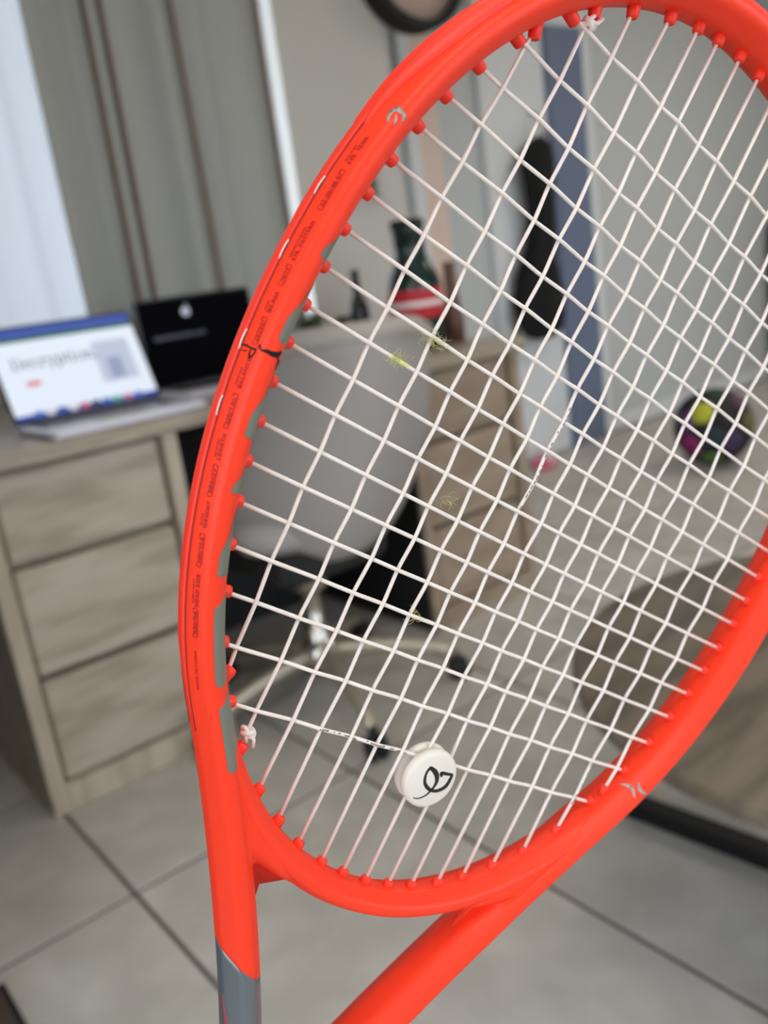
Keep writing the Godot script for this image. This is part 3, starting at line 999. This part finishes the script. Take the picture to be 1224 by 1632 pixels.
func build_racket() -> void:
	make_path()
	var all_pts := profile()
	front_pts = [Vector2(W, 2.2)] + all_pts.slice(0, 16) + [Vector2(-W, 2.6)]
	racket = thing("tennis_racket", "orange red tennis racket with white strings and a cracked frame held up close", "tennis racket")
	racket.transform = Transform3D(Basis(Vector3(0.80266, -0.58565, 0.11292), Vector3(0.56289, 0.80641, 0.18126), Vector3(-0.19721, -0.08193, 0.97693)).orthonormalized(), Vector3(0.2449, 0.92204, -0.19937))
	var total := path_s[path_s.size() - 1]
	var prof := profile()
	var np := prof.size()
	# slanted paint edge on the near arm, straight one low on the far arm
	var edge := func(p: Vector2) -> float:
		var q := (W - p.x) / (2.0 * W)
		return lerpf(92.0, 75.0, q)
	var ring_at := func(f: Callable) -> PackedVector3Array:
		var ring := PackedVector3Array()
		for p in prof:
			var pp: Vector2 = p
			ring.append(surf(f.call(pp), pp.x, pp.y))
		return ring
	var rings := []
	var n := 430
	for k in n + 1:
		rings.append(ring_at.call(func(p): return lerpf(edge.call(p), total - 22.0, k / float(n))))
	var s := Shape.new()
	loft(s, rings)
	var frame := put("frame", s.done(), M.red, racket)
	# lower part of the arms, grey
	rings = []
	for k in 31:
		rings.append(ring_at.call(func(p): return lerpf(0.0, edge.call(p), k / 30.0)))
	s = Shape.new()
	loft(s, rings)
	var arm := put("arm", s.done(), M.shaft_grey, racket)
	rings = []
	for k in 6:
		rings.append(ring_at.call(func(_p): return lerpf(total - 22.0, total, k / 5.0)))
	s = Shape.new()
	loft(s, rings)
	put("arm", s.done(), M.shaft_grey, racket)
	# pink stripes on the near arm
	for k in 3:
		var ss := Shape.new()
		stroke(ss, [Vector2(40, 0.03 + k * 0.07), Vector2(62 - k * 7, 0.03 + k * 0.07), Vector2(70 - k * 9, 0.0 + k * 0.07)], [1.0, 0.9, 0.2], 0.12)
		put("stripe", ss.done(), M.stripe, arm)
	# throat bridge
	rings = []
	var bp := round_poly([Vector2(4.3, 3.6), Vector2(1.0, 9.6), Vector2(-2.8, 9.6), Vector2(-W, 3.6), Vector2(-W, -3.6), Vector2(-2.8, -9.6), Vector2(1.0, -9.6), Vector2(4.3, -3.6)], 1.7)
	for k in 81:
		var a := lerpf(PI + TA - 0.02, TAU - TA + 0.02, k / 80.0)
		var c := hoop_point(a)
		var t := (hoop_point(a + 0.001) - hoop_point(a - 0.001)).normalized()
		var nn := Vector2(t.y, -t.x)
		var ring := PackedVector3Array()
		for p in bp:
			var q: Vector2 = c + nn * p.x
			ring.append(Vector3(q.x, q.y, p.y) * K)
		rings.append(ring)
	s = Shape.new()
	loft(s, rings)
	# webs that fill the two forks where bridge and arms meet
	for sd in [-1.0, 1.0]:
		web(s, sd)
	put("throat_bridge", s.done(), M.red, racket)
	# handle
	s = Shape.new()
	var hr := []
	for q in [[-250.0, 22.0, 8.0], [-270.0, 17.5, 9.5], [-300.0, 13.5, 10.5], [-350.0, 13.0, 11.5]]:
		var ring := PackedVector3Array()
		for k in 16:
			var a := TAU * k / 16.0
			ring.append(Vector3(cos(a) * q[1], q[0], sin(a) * q[2]) * K)
		hr.append(ring)
	loft(s, hr)
	put("shaft", s.done(), M.shaft_grey, racket)
	s = Shape.new()
	hr = []
	for q in [[-345.0, 1.0], [-350.0, 1.06], [-520.0, 1.06], [-530.0, 1.2], [-544.0, 1.2], [-546.0, 1.1]]:
		var ring := PackedVector3Array()
		for k in 8:
			var a := TAU * (k + 0.5) / 8.0
			ring.append(Vector3(cos(a) * 16.5 * q[1], q[0], sin(a) * 15.0 * q[1]) * K)
		hr.append(ring)
	loft(s, hr)
	put("grip", s.done(true), M.grip, racket)
	# grommet strip along the outside
	rings = []
	var sp := [Vector2(W - 1.0, 3.0), Vector2(W + 0.55, 2.6), Vector2(W + 0.75, 2.2), Vector2(W + 0.75, -2.2), Vector2(W + 0.55, -2.6), Vector2(W - 1.0, -3.0)]
	for k in 301:
		var ring := PackedVector3Array()
		var q := lerpf(s_hoop0 - 6.0, s_hoop1 + 6.0, k / 300.0)
		var tp := 1.0 - minf(1.0, minf(k, 300 - k) / 12.0)
		for p in sp:
			ring.append(surf(q, p.x - tp * 0.9, p.y * (1.0 - 0.4 * tp)))
		rings.append(ring)
	s = Shape.new()
	loft(s, rings)
	put("grommet_strip", s.done(), M.red_plastic, racket)
	for z in [3.25, -3.25]:
		rings = []
		for k in 301:
			var ring := PackedVector3Array()
			var q := lerpf(s_hoop0 - 6.0, s_hoop1 + 6.0, k / 300.0)
			for p in [Vector2(W - 0.6, z - 0.42), Vector2(W + 0.06, z - 0.42), Vector2(W + 0.06, z + 0.42), Vector2(W - 0.6, z + 0.42)]:
				ring.append(surf(q, p.x, p.y))
			rings.append(ring)
		s = Shape.new()
		loft(s, rings)
		put("groove_shade", s.done(), M.groove_shade, racket)  # dark line laid along the strip edge in place of its shadow
	# bumper guard over the tip
	rings = []
	var g0 := 374.0
	var g1 := total - 374.0
	for k in 241:
		var q := lerpf(g0, g1, k / 240.0)
		var e := clampf(minf(q - g0, g1 - q) / 22.0, 0.0, 1.0)
		var up := sqrt(e) * 1.5
		var h := lerpf(5.0, 9.2, smoothstep(0.0, 1.0, minf(q - g0, g1 - q) / 40.0))
		var ring := PackedVector3Array()
		var x_h := lerpf(W, 2.3, (h - 4.0) / 7.6)
		for p in [Vector2(x_h - 0.6, h - 0.3), Vector2(x_h + up * 0.72, h + up * 0.2), Vector2(W + up, 4.3), Vector2(W + up + 0.2, 3.4), Vector2(W + up - 0.9, 2.4), Vector2(W + up - 0.9, -2.4), Vector2(W + up + 0.2, -3.4), Vector2(W + up, -4.3), Vector2(x_h + up * 0.72, -h - up * 0.2), Vector2(x_h - 0.6, -h + 0.3)]:
			ring.append(surf(q, p.x, p.y))
		rings.append(ring)
	s = Shape.new()
	loft(s, rings)
	put("bumper_guard", s.done(), M.red_plastic, racket)
	for q in [283.0, 303.0, 331.0, 352.0]:
		var lp := []
		for k in 7:
			var e := sin(PI * k / 6.0)
			lp.append(surf(q - 3.0 + k, W + 0.25 + 0.25 * e, 3.0))
		put("string_loop", tube_mesh(lp, 0.26 * K, 8), M.string, racket)
	racket_strings()
	racket_marks(frame)
	fuzz()
	dampener()

func web(s: Shape, sd: float) -> void:
	# fills the fork between an arm and the bridge, with a concave rounded edge
	var rings := []
	var rows := 22
	var cols := 25
	for r in rows + 1:
		var v := r / float(rows)
		var top := PackedVector3Array()
		var bot := PackedVector3Array()
		for c in cols:
			var w := c / float(cols - 1)
			var wn := clampf((w - 0.12) / 0.76, 0.0, 1.0) * 2.0 - 1.0
			var u := v * (1.02 - 0.22 * (1.0 - wn * wn))
			var pa: Vector2 = at_s(204.4 - u * 112.0)[0]
			var pb := hoop_point(PI + deg_to_rad(37.06 + 37.0 * u))
			var q := pa.lerp(pb, w)
			var e := clampf((v - 0.80) / 0.20, 0.0, 1.0)
			var z := lerpf(11.3, 9.5, w) * sqrt(maxf(0.0, 1.0 - e * e)) - 0.7 * sin(PI * w) * minf(1.0, v * 1.5) * (1.0 - e)
			top.append(Vector3(q.x * -sd, q.y, maxf(z, 0.02)) * K)
			bot.append(Vector3(q.x * -sd, q.y, -maxf(z, 0.02)) * K)
		bot.reverse()
		top.append_array(bot)
		rings.append(top)
	loft(s, rings)

# ribbon on the front of the frame: points are Vector2(s, t)
func stroke(sh: Shape, pts: Array, widths: Array, lift: float) -> void:
	var verts := PackedVector3Array()
	var p3 := []
	var fine := []
	var fw := []
	for k in pts.size() - 1:
		var d: Vector2 = pts[k + 1] - pts[k]
		var n := maxi(1, int(ceil(maxf(absf(d.y) / 0.01, absf(d.x) / 2.0))))
		for j in n:
			fine.append((pts[k] as Vector2).lerp(pts[k + 1], j / float(n)))
			fw.append(lerpf(widths[k], widths[k + 1], j / float(n)))
	fine.append(pts[-1])
	fw.append(widths[-1])
	pts = fine
	widths = fw
	for p in pts:
		p3.append(front(p.x, p.y, lift))
	for k in pts.size():
		var t: Vector3 = (p3[mini(k + 1, p3.size() - 1)] - p3[maxi(k - 1, 0)]).normalized()
		var nrm: Vector3 = (front(pts[k].x, pts[k].y, lift + 1.0) - p3[k]).normalized()
		var sd: Vector3 = t.cross(nrm).normalized() * (widths[k] * 0.5 * K)
		var dn := nrm * (lift + 0.25) * K
		verts.append_array(PackedVector3Array([p3[k] - sd, p3[k] + sd, p3[k] + sd - dn, p3[k] - sd - dn]))
	var idx := grid_idx(pts.size(), 4, true)
	sh.add(verts, idx)

const MAINS := [[-104.37, -0.34, 3.86], [-84.32, -0.41, 0.95], [-68.29, -0.56, -0.25], [-55.5, 0.16, 0.34], [-41.89, 0.27, 0.0], [-29.99, -0.5, 0.01], [-17.84, -0.19, 0.0], [-5.61, -0.08, 0.0], [5.96, -0.07, 0.0], [18.03, 0.2, 0.0], [30.15, 0.0, 0.0], [41.82, 0.0, 0.0], [55.02, 0.0, 0.0], [68.37, 0.0, 0.0], [85.66, 0.12, -1.92], [103.8, 0.4, -3.33]]
const CROSS := [[-125.95, 0.16, 0.37], [-107.03, 0.06, -0.22], [-91.17, 0.01, -0.31], [-76.69, 0.03, -0.23], [-63.62, -0.06, -0.03], [-51.13, -0.05, 0.08], [-38.94, -0.1, 0.31], [-25.77, 0.09, 0.12], [-13.52, -0.01, 0.34], [-0.68, -0.15, 0.1], [11.68, -0.23, 0.39], [24.7, -0.07, 0.48], [37.69, -0.07, 0.52], [50.72, -0.05, 0.38], [64.37, -0.03, 0.19], [77.22, -0.04, 0.26], [91.35, -0.06, 0.23], [106.3, -0.06, 0.29], [125.68, 0.33, -0.81]]
func main_x(k: int, y: float) -> float:
	var c: Array = MAINS[k]
	return c[0] + c[1] * y / 100.0 + c[2] * y * y / 10000.0
func cross_y(k: int, x: float) -> float:
	var c: Array = CROSS[k]
	return c[0] + c[1] * x / 100.0 + c[2] * x * x / 10000.0

# inside of the tube, from the centre line less half the width
func inner_y(x: float, sgn: float) -> float:
	var best := 0.0
	for k in 200:
		var a := sgn * PI * (k + 0.5) / 200.0
		var c := hoop_point(a)
		var t := (hoop_point(a + 0.001) - hoop_point(a - 0.001)).normalized()
		var q := c - Vector2(t.y, -t.x) * W
		if q.x < x:
			return q.y
		best = q.y
	return best

func inner_x(y: float, sgn: float) -> float:
	for k in 200:
		var a := (-PI / 2 + PI * (k + 0.5) / 200.0)
		var c := hoop_point(a)
		var t := (hoop_point(a + 0.001) - hoop_point(a - 0.001)).normalized()
		var q := c - Vector2(t.y, -t.x) * W
		if q.y > y:
			return q.x * sgn
	return 0.0

func grommet(at: Vector2, dir: Vector2, reach: float) -> void:
	# short red sleeve round a string where it leaves the frame
	var d := Vector3(dir.x, dir.y, 0)
	var sd := Vector3(-dir.y, dir.x, 0)
	var s := Shape.new()
	lathe(s, [Vector2(2.35, -2.2), Vector2(2.25, 0.8), Vector2(2.1, reach - 0.9), Vector2(1.9, reach - 0.3), Vector2(1.4, reach - 0.04), Vector2(0.95, reach)], 12, Vector3.ZERO, Basis(sd, d, sd.cross(d)))
	for k in s.v.size():
		s.v[k] = (s.v[k] + Vector3(at.x, at.y, 0)) * K
	put("grommet", s.done(), M.red_plastic, racket)

func racket_strings() -> void:
	var R := 0.74
	var wv := 0.55
	for m in 16:
		var y0 := inner_y(MAINS[m][0] - (MAINS[m][2] * 0.0), -1.0)
		var y1 := inner_y(MAINS[m][0], 1.0)
		var xa := main_x(m, y0)
		y0 = inner_y(xa, -1.0)
		y1 = inner_y(main_x(m, y1), 1.0)
		var pts := []
		pts.append(Vector3(main_x(m, y0 - 3.0), y0 - 3.0, 0) * K)
		for j in 19:
			var yc := cross_y(j, main_x(m, CROSS[j][0]))
			if yc < y0 + 3.0 or yc > y1 - 3.0:
				continue
			var sg := 1.0 if (m + j) % 2 == 0 else -1.0
			for dy in [-2.4, 0.0, 2.4]:
				var z: float = sg * wv * (1.0 if dy == 0.0 else 0.72)
				pts.append(Vector3(main_x(m, yc + dy), yc + dy, z) * K)
		pts.append(Vector3(main_x(m, y1 + 3.0), y1 + 3.0, 0) * K)
		var sobj := put("main_string", tube_mesh(pts, R * K, 8), M.string, racket)
		if m in [6, 14]:
			speckle(sobj, pts, 0.40 if m == 6 else 0.02, 0.58 if m == 6 else 0.08, 22 if m == 6 else 10)
		grommet(Vector2(main_x(m, y0), y0), Vector2(0, 1).lerp(Vector2(-xa / 260.0, 1), 1.0).normalized(), 2.5)
		grommet(Vector2(main_x(m, y1), y1), Vector2(0, -1).lerp(Vector2(-xa / 260.0, -1), 1.0).normalized(), 3.2)
	for j in 19:
		var x0 := inner_x(CROSS[j][0], -1.0)
		var x1 := inner_x(CROSS[j][0], 1.0)
		var pts := [Vector3(x0 - 3.0, cross_y(j, x0 - 3.0), 0) * K]
		for m in 16:
			var xc := main_x(m, CROSS[j][0])
			if xc < x0 + 3.0 or xc > x1 - 3.0:
				continue
			var yc2 := cross_y(j, xc)
			var sg := -1.0 if (m + j) % 2 == 0 else 1.0
			for dx in [-2.4, 0.0, 2.4]:
				var z: float = sg * wv * (1.0 if dx == 0.0 else 0.72)
				pts.append(Vector3(xc + dx, yc2, z) * K)
		pts.append(Vector3(x1 + 3.0, cross_y(j, x1 + 3.0), 0) * K)
		var so := put("cross_string", tube_mesh(pts, R * K, 8), M.string, racket)
		if j in [9, 10]:
			var st := Shape.new()
			var xs := -95.5 if j == 9 else -85.0
			var sp := []
			var sr := []
			for k in 8:
				var xx := xs + k * 1.05
				sp.append(Vector3(xx, cross_y(j, xx), 0.0) * K)
				sr.append((0.80 + 0.10 * sin(k * 2.1)) * K)
			tube(st, sp, sr, 8)
			put("felt_stain", st.done(), M.fuzz_stain, so)
		if j == 0:
			speckle(so, pts, 0.17, 0.42, 30)
		grommet(Vector2(x0, cross_y(j, x0)), Vector2(1, 0).lerp(Vector2(1, -CROSS[j][0] / 420.0), 1.0).normalized(), 3.5)
		grommet(Vector2(x1, cross_y(j, x1)), Vector2(-1, 0).lerp(Vector2(-1, -CROSS[j][0] / 420.0), 1.0).normalized(), 3.5)
	# two knots
	knot(Vector3(main_x(1, inner_y(-84.0, 1.0)), inner_y(-84.0, 1.0) - 4.2, 0), 1.0)
	knot(Vector3(main_x(1, inner_y(-84.0, -1.0)), inner_y(-84.0, -1.0) + 4.6, 0), -1.0)

func speckle(parent: Node, pts: Array, q0: float, q1: float, count: int) -> void:
	# worn grey print on the upper side of a string: short flecks
	var s := Shape.new()
	for k in count:
		var q := lerpf(q0, q1, (k + rng.randf()) / count) * (pts.size() - 1)
		var a := int(q)
		var p: Vector3 = (pts[a] as Vector3).lerp(pts[a + 1], q - a)
		var d: Vector3 = (pts[a + 1] - pts[a]).normalized()
		var n := Vector3(rng.randf_range(-0.6, 0.6), rng.randf_range(-0.6, 0.6), 1.0)
		n = (n - d * n.dot(d)).normalized()
		var sd := d.cross(n)
		var c := p + n * 0.69 * K
		var l := rng.randf_range(0.3, 0.9) * K
		var w := 0.22 * K
		var h := n * 0.05 * K
		s.add(PackedVector3Array([c - d * l - sd * w - h, c + d * l - sd * w - h, c + d * l + sd * w - h, c - d * l + sd * w - h, c - d * l - sd * w + h, c + d * l - sd * w + h, c + d * l + sd * w + h, c - d * l + sd * w + h]), PackedInt32Array([4, 5, 6, 4, 6, 7, 0, 2, 1, 0, 3, 2, 0, 1, 5, 0, 5, 4, 1, 2, 6, 1, 6, 5, 2, 3, 7, 2, 7, 6, 3, 0, 4, 3, 4, 7]))
	put("printed_flecks", s.done(true), M.string_ink, parent)

func knot(at: Vector3, sg: float) -> void:
	var pts := []
	for k in 49:
		var a := TAU * k / 48.0 * 2.0
		var r := 1.75 + 0.55 * cos(1.5 * a)
		pts.append((at + Vector3(r * cos(a), sg * (0.9 * sin(1.5 * a)), r * sin(a))) * K)
	var s := Shape.new()
	tube(s, pts, 0.92 * K, 8)
	tube(s, [(at + Vector3(0.5, 0, 1.6)) * K, (at + Vector3(2.2, sg * 1.6, 2.0)) * K, (at + Vector3(3.4, sg * 4.2, 1.5)) * K], 0.72 * K, 8)
	tube(s, [(at + Vector3(-0.6, -sg * 1.0, 0.8)) * K, (at + Vector3(-1.0, sg * 1.2, 1.9)) * K, (at + Vector3(0.2, sg * 3.0, 1.2)) * K], 0.75 * K, 8)
	put("knot", s.done(), M.string, racket)

func bent_text(text: String, s0: float, s1: float, t: float, height: float, m: Material, parent: Node) -> void:
	var tm := TextMesh.new()
	var sf := SystemFont.new()
	sf.font_names = PackedStringArray(["Droid Sans"])
	sf.font_weight = 700
	tm.font = sf
	tm.text = text
	tm.font_size = 24
	tm.pixel_size = 1.0
	tm.depth = 0.0
	tm.curve_step = 3.0
	var box := tm.get_aabb()
	var a := tm.get_mesh_arrays()
	var v: PackedVector3Array = a[Mesh.ARRAY_VERTEX]
	for k in v.size():
		var u := (v[k].x - box.position.x) / box.size.x
		var h := (v[k].y - box.position.y) / box.size.y - 0.5
		v[k] = front(lerpf(s0, s1, u), t - h * height, 0.22)
	var sh := Shape.new()
	sh.v = v
	sh.i = a[Mesh.ARRAY_INDEX]
	put("printed_text", sh.done(), m, parent)

func racket_marks(frame: Node) -> void:
	# specification print: [text, s from, s to, t, height in t]
	var list := [["MADE IN CHINA", 196.0, 209.0, 0.27, 0.075], ["630/98", 214.4, 221.6, 0.27, 0.125], ["HEAD SIZE", 223.2, 233.4, 0.31, 0.125], ["CM²/IN²", 224.0, 231.5, 0.17, 0.06], ["300/10.6", 236.6, 244.6, 0.27, 0.125], ["WEIGHT", 247.4, 255.6, 0.31, 0.125], ["G/OZ", 248.0, 251.6, 0.17, 0.06], ["685/27", 258.0, 265.4, 0.27, 0.125], ["LENGTH", 268.0, 275.6, 0.31, 0.125], ["MM/IN", 268.6, 273.8, 0.17, 0.06], ["320/1 HL", 278.4, 286.6, 0.27, 0.125], ["BALANCE", 289.4, 298.4, 0.31, 0.125], ["MM/IN", 290.0, 295.2, 0.17, 0.06], ["23/23/21", 303.6, 309.8, 0.27, 0.125], ["BEAM", 312.4, 318.6, 0.31, 0.125], ["MM", 312.8, 315.6, 0.17, 0.06], ["16/19", 321.8, 326.2, 0.27, 0.125], ["STR. PATTERN", 328.6, 341.2, 0.31, 0.125], ["MAINS/CROSS", 329.2, 339.0, 0.17, 0.065], ["22-26/48-57", 346.0, 357.2, 0.27, 0.125], ["STR. TENS.", 360.4, 370.4, 0.31, 0.125], ["KG/LBS", 361.0, 366.8, 0.17, 0.065]]
	for e in list:
		bent_text(e[0], e[1], e[2], e[3], e[4], M.print, frame)
	# brackets round the numbers
	for e in [[213.4, 222.6], [235.6, 245.6], [257.0, 266.4], [277.4, 287.6], [302.6, 310.8], [320.8, 327.2], [345.0, 358.2]]:
		var b := Shape.new()
		var pts := [Vector2(e[0] + 1.0, 0.19), Vector2(e[0], 0.20), Vector2(e[0], 0.34), Vector2(e[0] + 0.6, 0.36)]
		for k in 9:
			pts.append(Vector2(lerpf(e[0] + 0.8, e[1] - 0.8, k / 8.0), 0.362))
		pts.append_array([Vector2(e[1] - 0.6, 0.36), Vector2(e[1], 0.34), Vector2(e[1], 0.20), Vector2(e[1] - 1.0, 0.19)])
		var ws := []
		for p in pts:
			ws.append(0.18)
		stroke(b, pts, ws, 0.2)
		put("printed_bracket", b.done(), M.print, frame)
	# silver curl marks
	var l := Shape.new()
	stroke(l, [Vector2(376.6, 0.52), Vector2(378.2, 0.44), Vector2(380.0, 0.42), Vector2(381.4, 0.49), Vector2(381.2, 0.60), Vector2(379.4, 0.66)], [0.6, 1.1, 1.5, 1.6, 1.2, 0.5], 0.22)
	stroke(l, [Vector2(377.0, 0.58), Vector2(378.6, 0.56), Vector2(379.6, 0.53)], [0.5, 0.9, 0.3], 0.22)
	put("emblem", l.done(), M.silver, frame)
	l = Shape.new()
	var total := path_s[path_s.size() - 1]
	stroke(l, [Vector2(934.7, 1.02), Vector2(933.2, 0.96), Vector2(932.3, 0.89), Vector2(933.2, 0.82), Vector2(934.8, 0.75)], [0.7, 1.4, 1.6, 1.4, 0.5], 0.22)
	stroke(l, [Vector2(928.4, 0.86), Vector2(929.6, 0.82), Vector2(930.7, 0.76), Vector2(930.0, 0.68), Vector2(928.9, 0.64)], [0.7, 1.3, 1.7, 1.4, 0.6], 0.22)
	put("emblem", l.done(), M.silver, frame)
	# worn small print on the far side, too worn to read: short dashes
	l = Shape.new()
	for k in 9:
		var d0 := 917.5 + k * 1.35
		stroke(l, [Vector2(d0, 0.46), Vector2(d0 + 0.5, 0.47), Vector2(d0 + 0.95, 0.46)], [0.55, 0.75, 0.5], 0.2)
	put("worn_print", l.done(), mat(Color8(205, 34, 26), 0.5), frame)
	# grey paint patches on the inner edge
	for e in [[332.3, 344.5, 0.70], [304.0, 328.5, 0.67], [274.6, 297.5, 0.67], [258.6, 268.5, 0.69], [231.4, 255.0, 0.67], [196.5, 226.0, 0.66], [165.2, 191.5, 0.66]]:
		var verts := PackedVector3Array()
		var rows := 24
		for k in rows + 1:
			var q := k / float(rows)
			var s: float = lerpf(e[0], e[1], q)
			var low: bool = e[0] < 200.0
			var fr := smoothstep(0.0, 0.10, q) * (1.0 - pow(q, 3.0) * 0.95) if not low else smoothstep(-0.3, 0.10, q) * (1.0 - smoothstep(0.9, 1.1, q))
			var t0: float = lerpf(1.06, e[2], fr)
			for tt in [0.53, 0.57, 0.61, 0.65, 0.69, 0.72, 0.75, 0.78, 0.83, 0.88, 0.93, 0.97, 1.0, 1.04, 1.08]:
				verts.append(front(s, maxf(t0, tt), 0.14))
		var sh := Shape.new()
		sh.v = verts
		sh.i = grid_idx(rows + 1, 15, false)
		put("paint_patch", sh.done(), M.grey_paint, frame)
	# the crack: jagged black lines across the frame
	var c := Shape.new()
	var cl := func(px: Array, wd: float) -> void:
		var pts := []
		var ws := []
		for p in px:
			var dx: float = (p[0] - 565.0) / 6.28
			var dy: float = (p[1] - 500.0) / 6.28
			pts.append(Vector2(300.4 + (dx * 0.40 - dy * 0.92) * 0.185, crack_t(dx * 0.92 + dy * 0.40)))
			ws.append(wd * (0.7 + 0.7 * rng.randf()))
		ws[0] *= 0.4
		ws[-1] *= 0.4
		stroke(c, pts, ws, 0.2)
	cl.call([[395, 365], [415, 380], [440, 395], [452, 412], [470, 415], [488, 432], [520, 445], [540, 462], [560, 463], [585, 488]], 0.5)
	cl.call([[585, 485], [572, 505], [552, 525], [510, 548], [503, 520], [508, 490], [520, 455]], 0.5)
	cl.call([[560, 460], [580, 470], [588, 500]], 0.55)
	cl.call([[608, 462], [622, 452], [632, 430], [640, 455], [636, 478], [655, 492]], 0.32)
	cl.call([[640, 485], [662, 482], [690, 500], [708, 496], [722, 488], [735, 475], [752, 460]], 1.15)
	cl.call([[690, 505], [710, 520], [718, 545], [704, 560], [700, 590], [706, 620], [706, 645]], 0.6)
	cl.call([[742, 545], [748, 575], [738, 600]], 0.6)
	cl.call([[430, 462], [450, 466], [475, 462]], 0.25)
	put("crack", c.done(true), M.crack, frame)

func crack_t(px: float) -> float:
	return maxf(0.0, (px + 25.0) / 68.0) if px < 11.0 else minf(1.04, 0.53 + (px - 11.0) / 51.0)

func fuzz() -> void:
	# tennis ball felt caught on the strings: tufts of fine curled fibres
	var spots := [[Vector2(-84.0, 11.6), 5.0, 60, "larger yellow green tuft of ball felt caught on a string crossing", "ball felt"], [Vector2(-93.5, -0.2), 4.0, 44, "smaller yellow green tuft of ball felt stretched along one string", "ball felt"], [Vector2(-50.0, -34.6), 3.4, 12, "few pale loose felt fibres on a string in front of the brown drawers", "ball felt"], [Vector2(-41.5, -76.0), 3.6, 18, "small curl of greenish felt fibres low on the strings before the chair base", "ball felt"]]
	for e in spots:
		var s := Shape.new()
		for k in e[2]:
			var p := Vector3(e[0].x + rng.randfn(0.0, e[1] * 0.4), e[0].y + rng.randfn(0.0, e[1] * 0.22), rng.randf_range(-0.3, 1.4))
			var dir := Vector3(rng.randfn(), rng.randfn(), rng.randfn() * 0.6).normalized()
			var pts := []
			var turn := Vector3(rng.randfn(), rng.randfn(), rng.randfn()).normalized()
			for j in 6:
				pts.append(p * K)
				p += dir * rng.randf_range(0.5, 1.1)
				dir = dir.rotated(turn, rng.randf_range(0.3, 0.9))
			tube(s, pts, 0.055 * K, 4)
		var o := put("felt_tuft", s.done(), M.fuzz)
		o.transform = racket.transform
		tag(o, e[3], e[4])
		o.set_meta("kind", "stuff")

func dampener() -> void:
	var t := thing("vibration_dampener", "round white rubber dampener with a black curl mark clipped between the strings", "dampener")
	t.transform = racket.transform * Transform3D(Basis.IDENTITY, Vector3(-2.2, -132.0, 0) * K)
	var turn := Basis(Vector3.RIGHT, PI / 2)
	var sc := func(list: Array) -> ArrayMesh:
		var pr := []
		for p in list:
			pr.append(Vector2(p[0], p[1]) * K)
		return lathe_mesh(pr, 56)
	put("front_disc", sc.call([[0.0, 1.2], [10.6, 1.2], [11.6, 1.7], [11.9, 2.8], [11.7, 4.4], [11.0, 5.2], [10.0, 5.5], [0.0, 5.6]]), M.rubber_white, t, Transform3D(turn, Vector3.ZERO))
	put("back_disc", sc.call([[0.0, -4.4], [10.6, -4.3], [11.6, -3.6], [11.9, -2.5], [11.5, -1.4], [10.6, -1.1], [0.0, -1.1]]), M.rubber_white, t, Transform3D(turn, Vector3.ZERO))
	put("core", sc.call([[0.0, -1.2], [5.0, -1.2], [5.0, 1.3], [0.0, 1.3]]), M.rubber_white, t, Transform3D(turn, Vector3.ZERO))
	var pts := [[-7.19, -140.26, 0.19], [-4.71, -140.08, 0.32], [-2.0, -138.23, 0.45], [-0.38, -135.33, 0.65], [0.08, -132.47, 0.97], [-0.86, -130.1, 1.29], [-2.86, -128.37, 1.36], [-5.91, -127.28, 0.84], [-6.56, -129.77, 0.71], [-5.46, -133.05, 0.84], [-2.93, -135.07, 0.97], [0.37, -135.77, 0.84], [3.22, -134.87, 0.97], [5.37, -132.75, 1.1], [5.83, -129.85, 0.97], [5.8, -127.79, 0.71], [2.96, -127.97, 0.84], [0.23, -128.28, 0.91], [1.69, -129.75, 0.58]]
	# smooth the stroke
	var cu := Curve3D.new()
	for k in pts.size():
		var p := Vector3(pts[k][0] + 2.2, pts[k][1] + 132.0, 5.62)
		var a: Array = pts[maxi(k - 1, 0)]
		var b: Array = pts[mini(k + 1, pts.size() - 1)]
		var tg := Vector3(b[0] - a[0], b[1] - a[1], 0) * 0.17
		if k in [7, 15]:
			tg *= 0.2
		cu.add_point(p, -tg, tg)
	var verts := PackedVector3Array()
	var rows := 0
	for k in pts.size() - 1:
		for j in 5:
			var q := j / 5.0
			var p: Vector3 = cu.sample(k, q)
			var d: Vector3 = (cu.sample(k, minf(q + 0.05, 1.0)) - cu.sample(k, maxf(q - 0.05, 0.0))).normalized()
			var sd: Vector3 = Vector3(-d.y, d.x, 0) * lerpf(pts[k][2], pts[k + 1][2], q) * 0.78
			verts.append_array(PackedVector3Array([(p - sd) * K, (p + sd) * K, (p + sd - Vector3(0, 0, 0.5)) * K, (p - sd - Vector3(0, 0, 0.5)) * K]))
			rows += 1
	var sh := Shape.new()
	sh.add(verts, grid_idx(rows, 4, true))
	put("curl_mark", sh.done(true), M.ink, t)
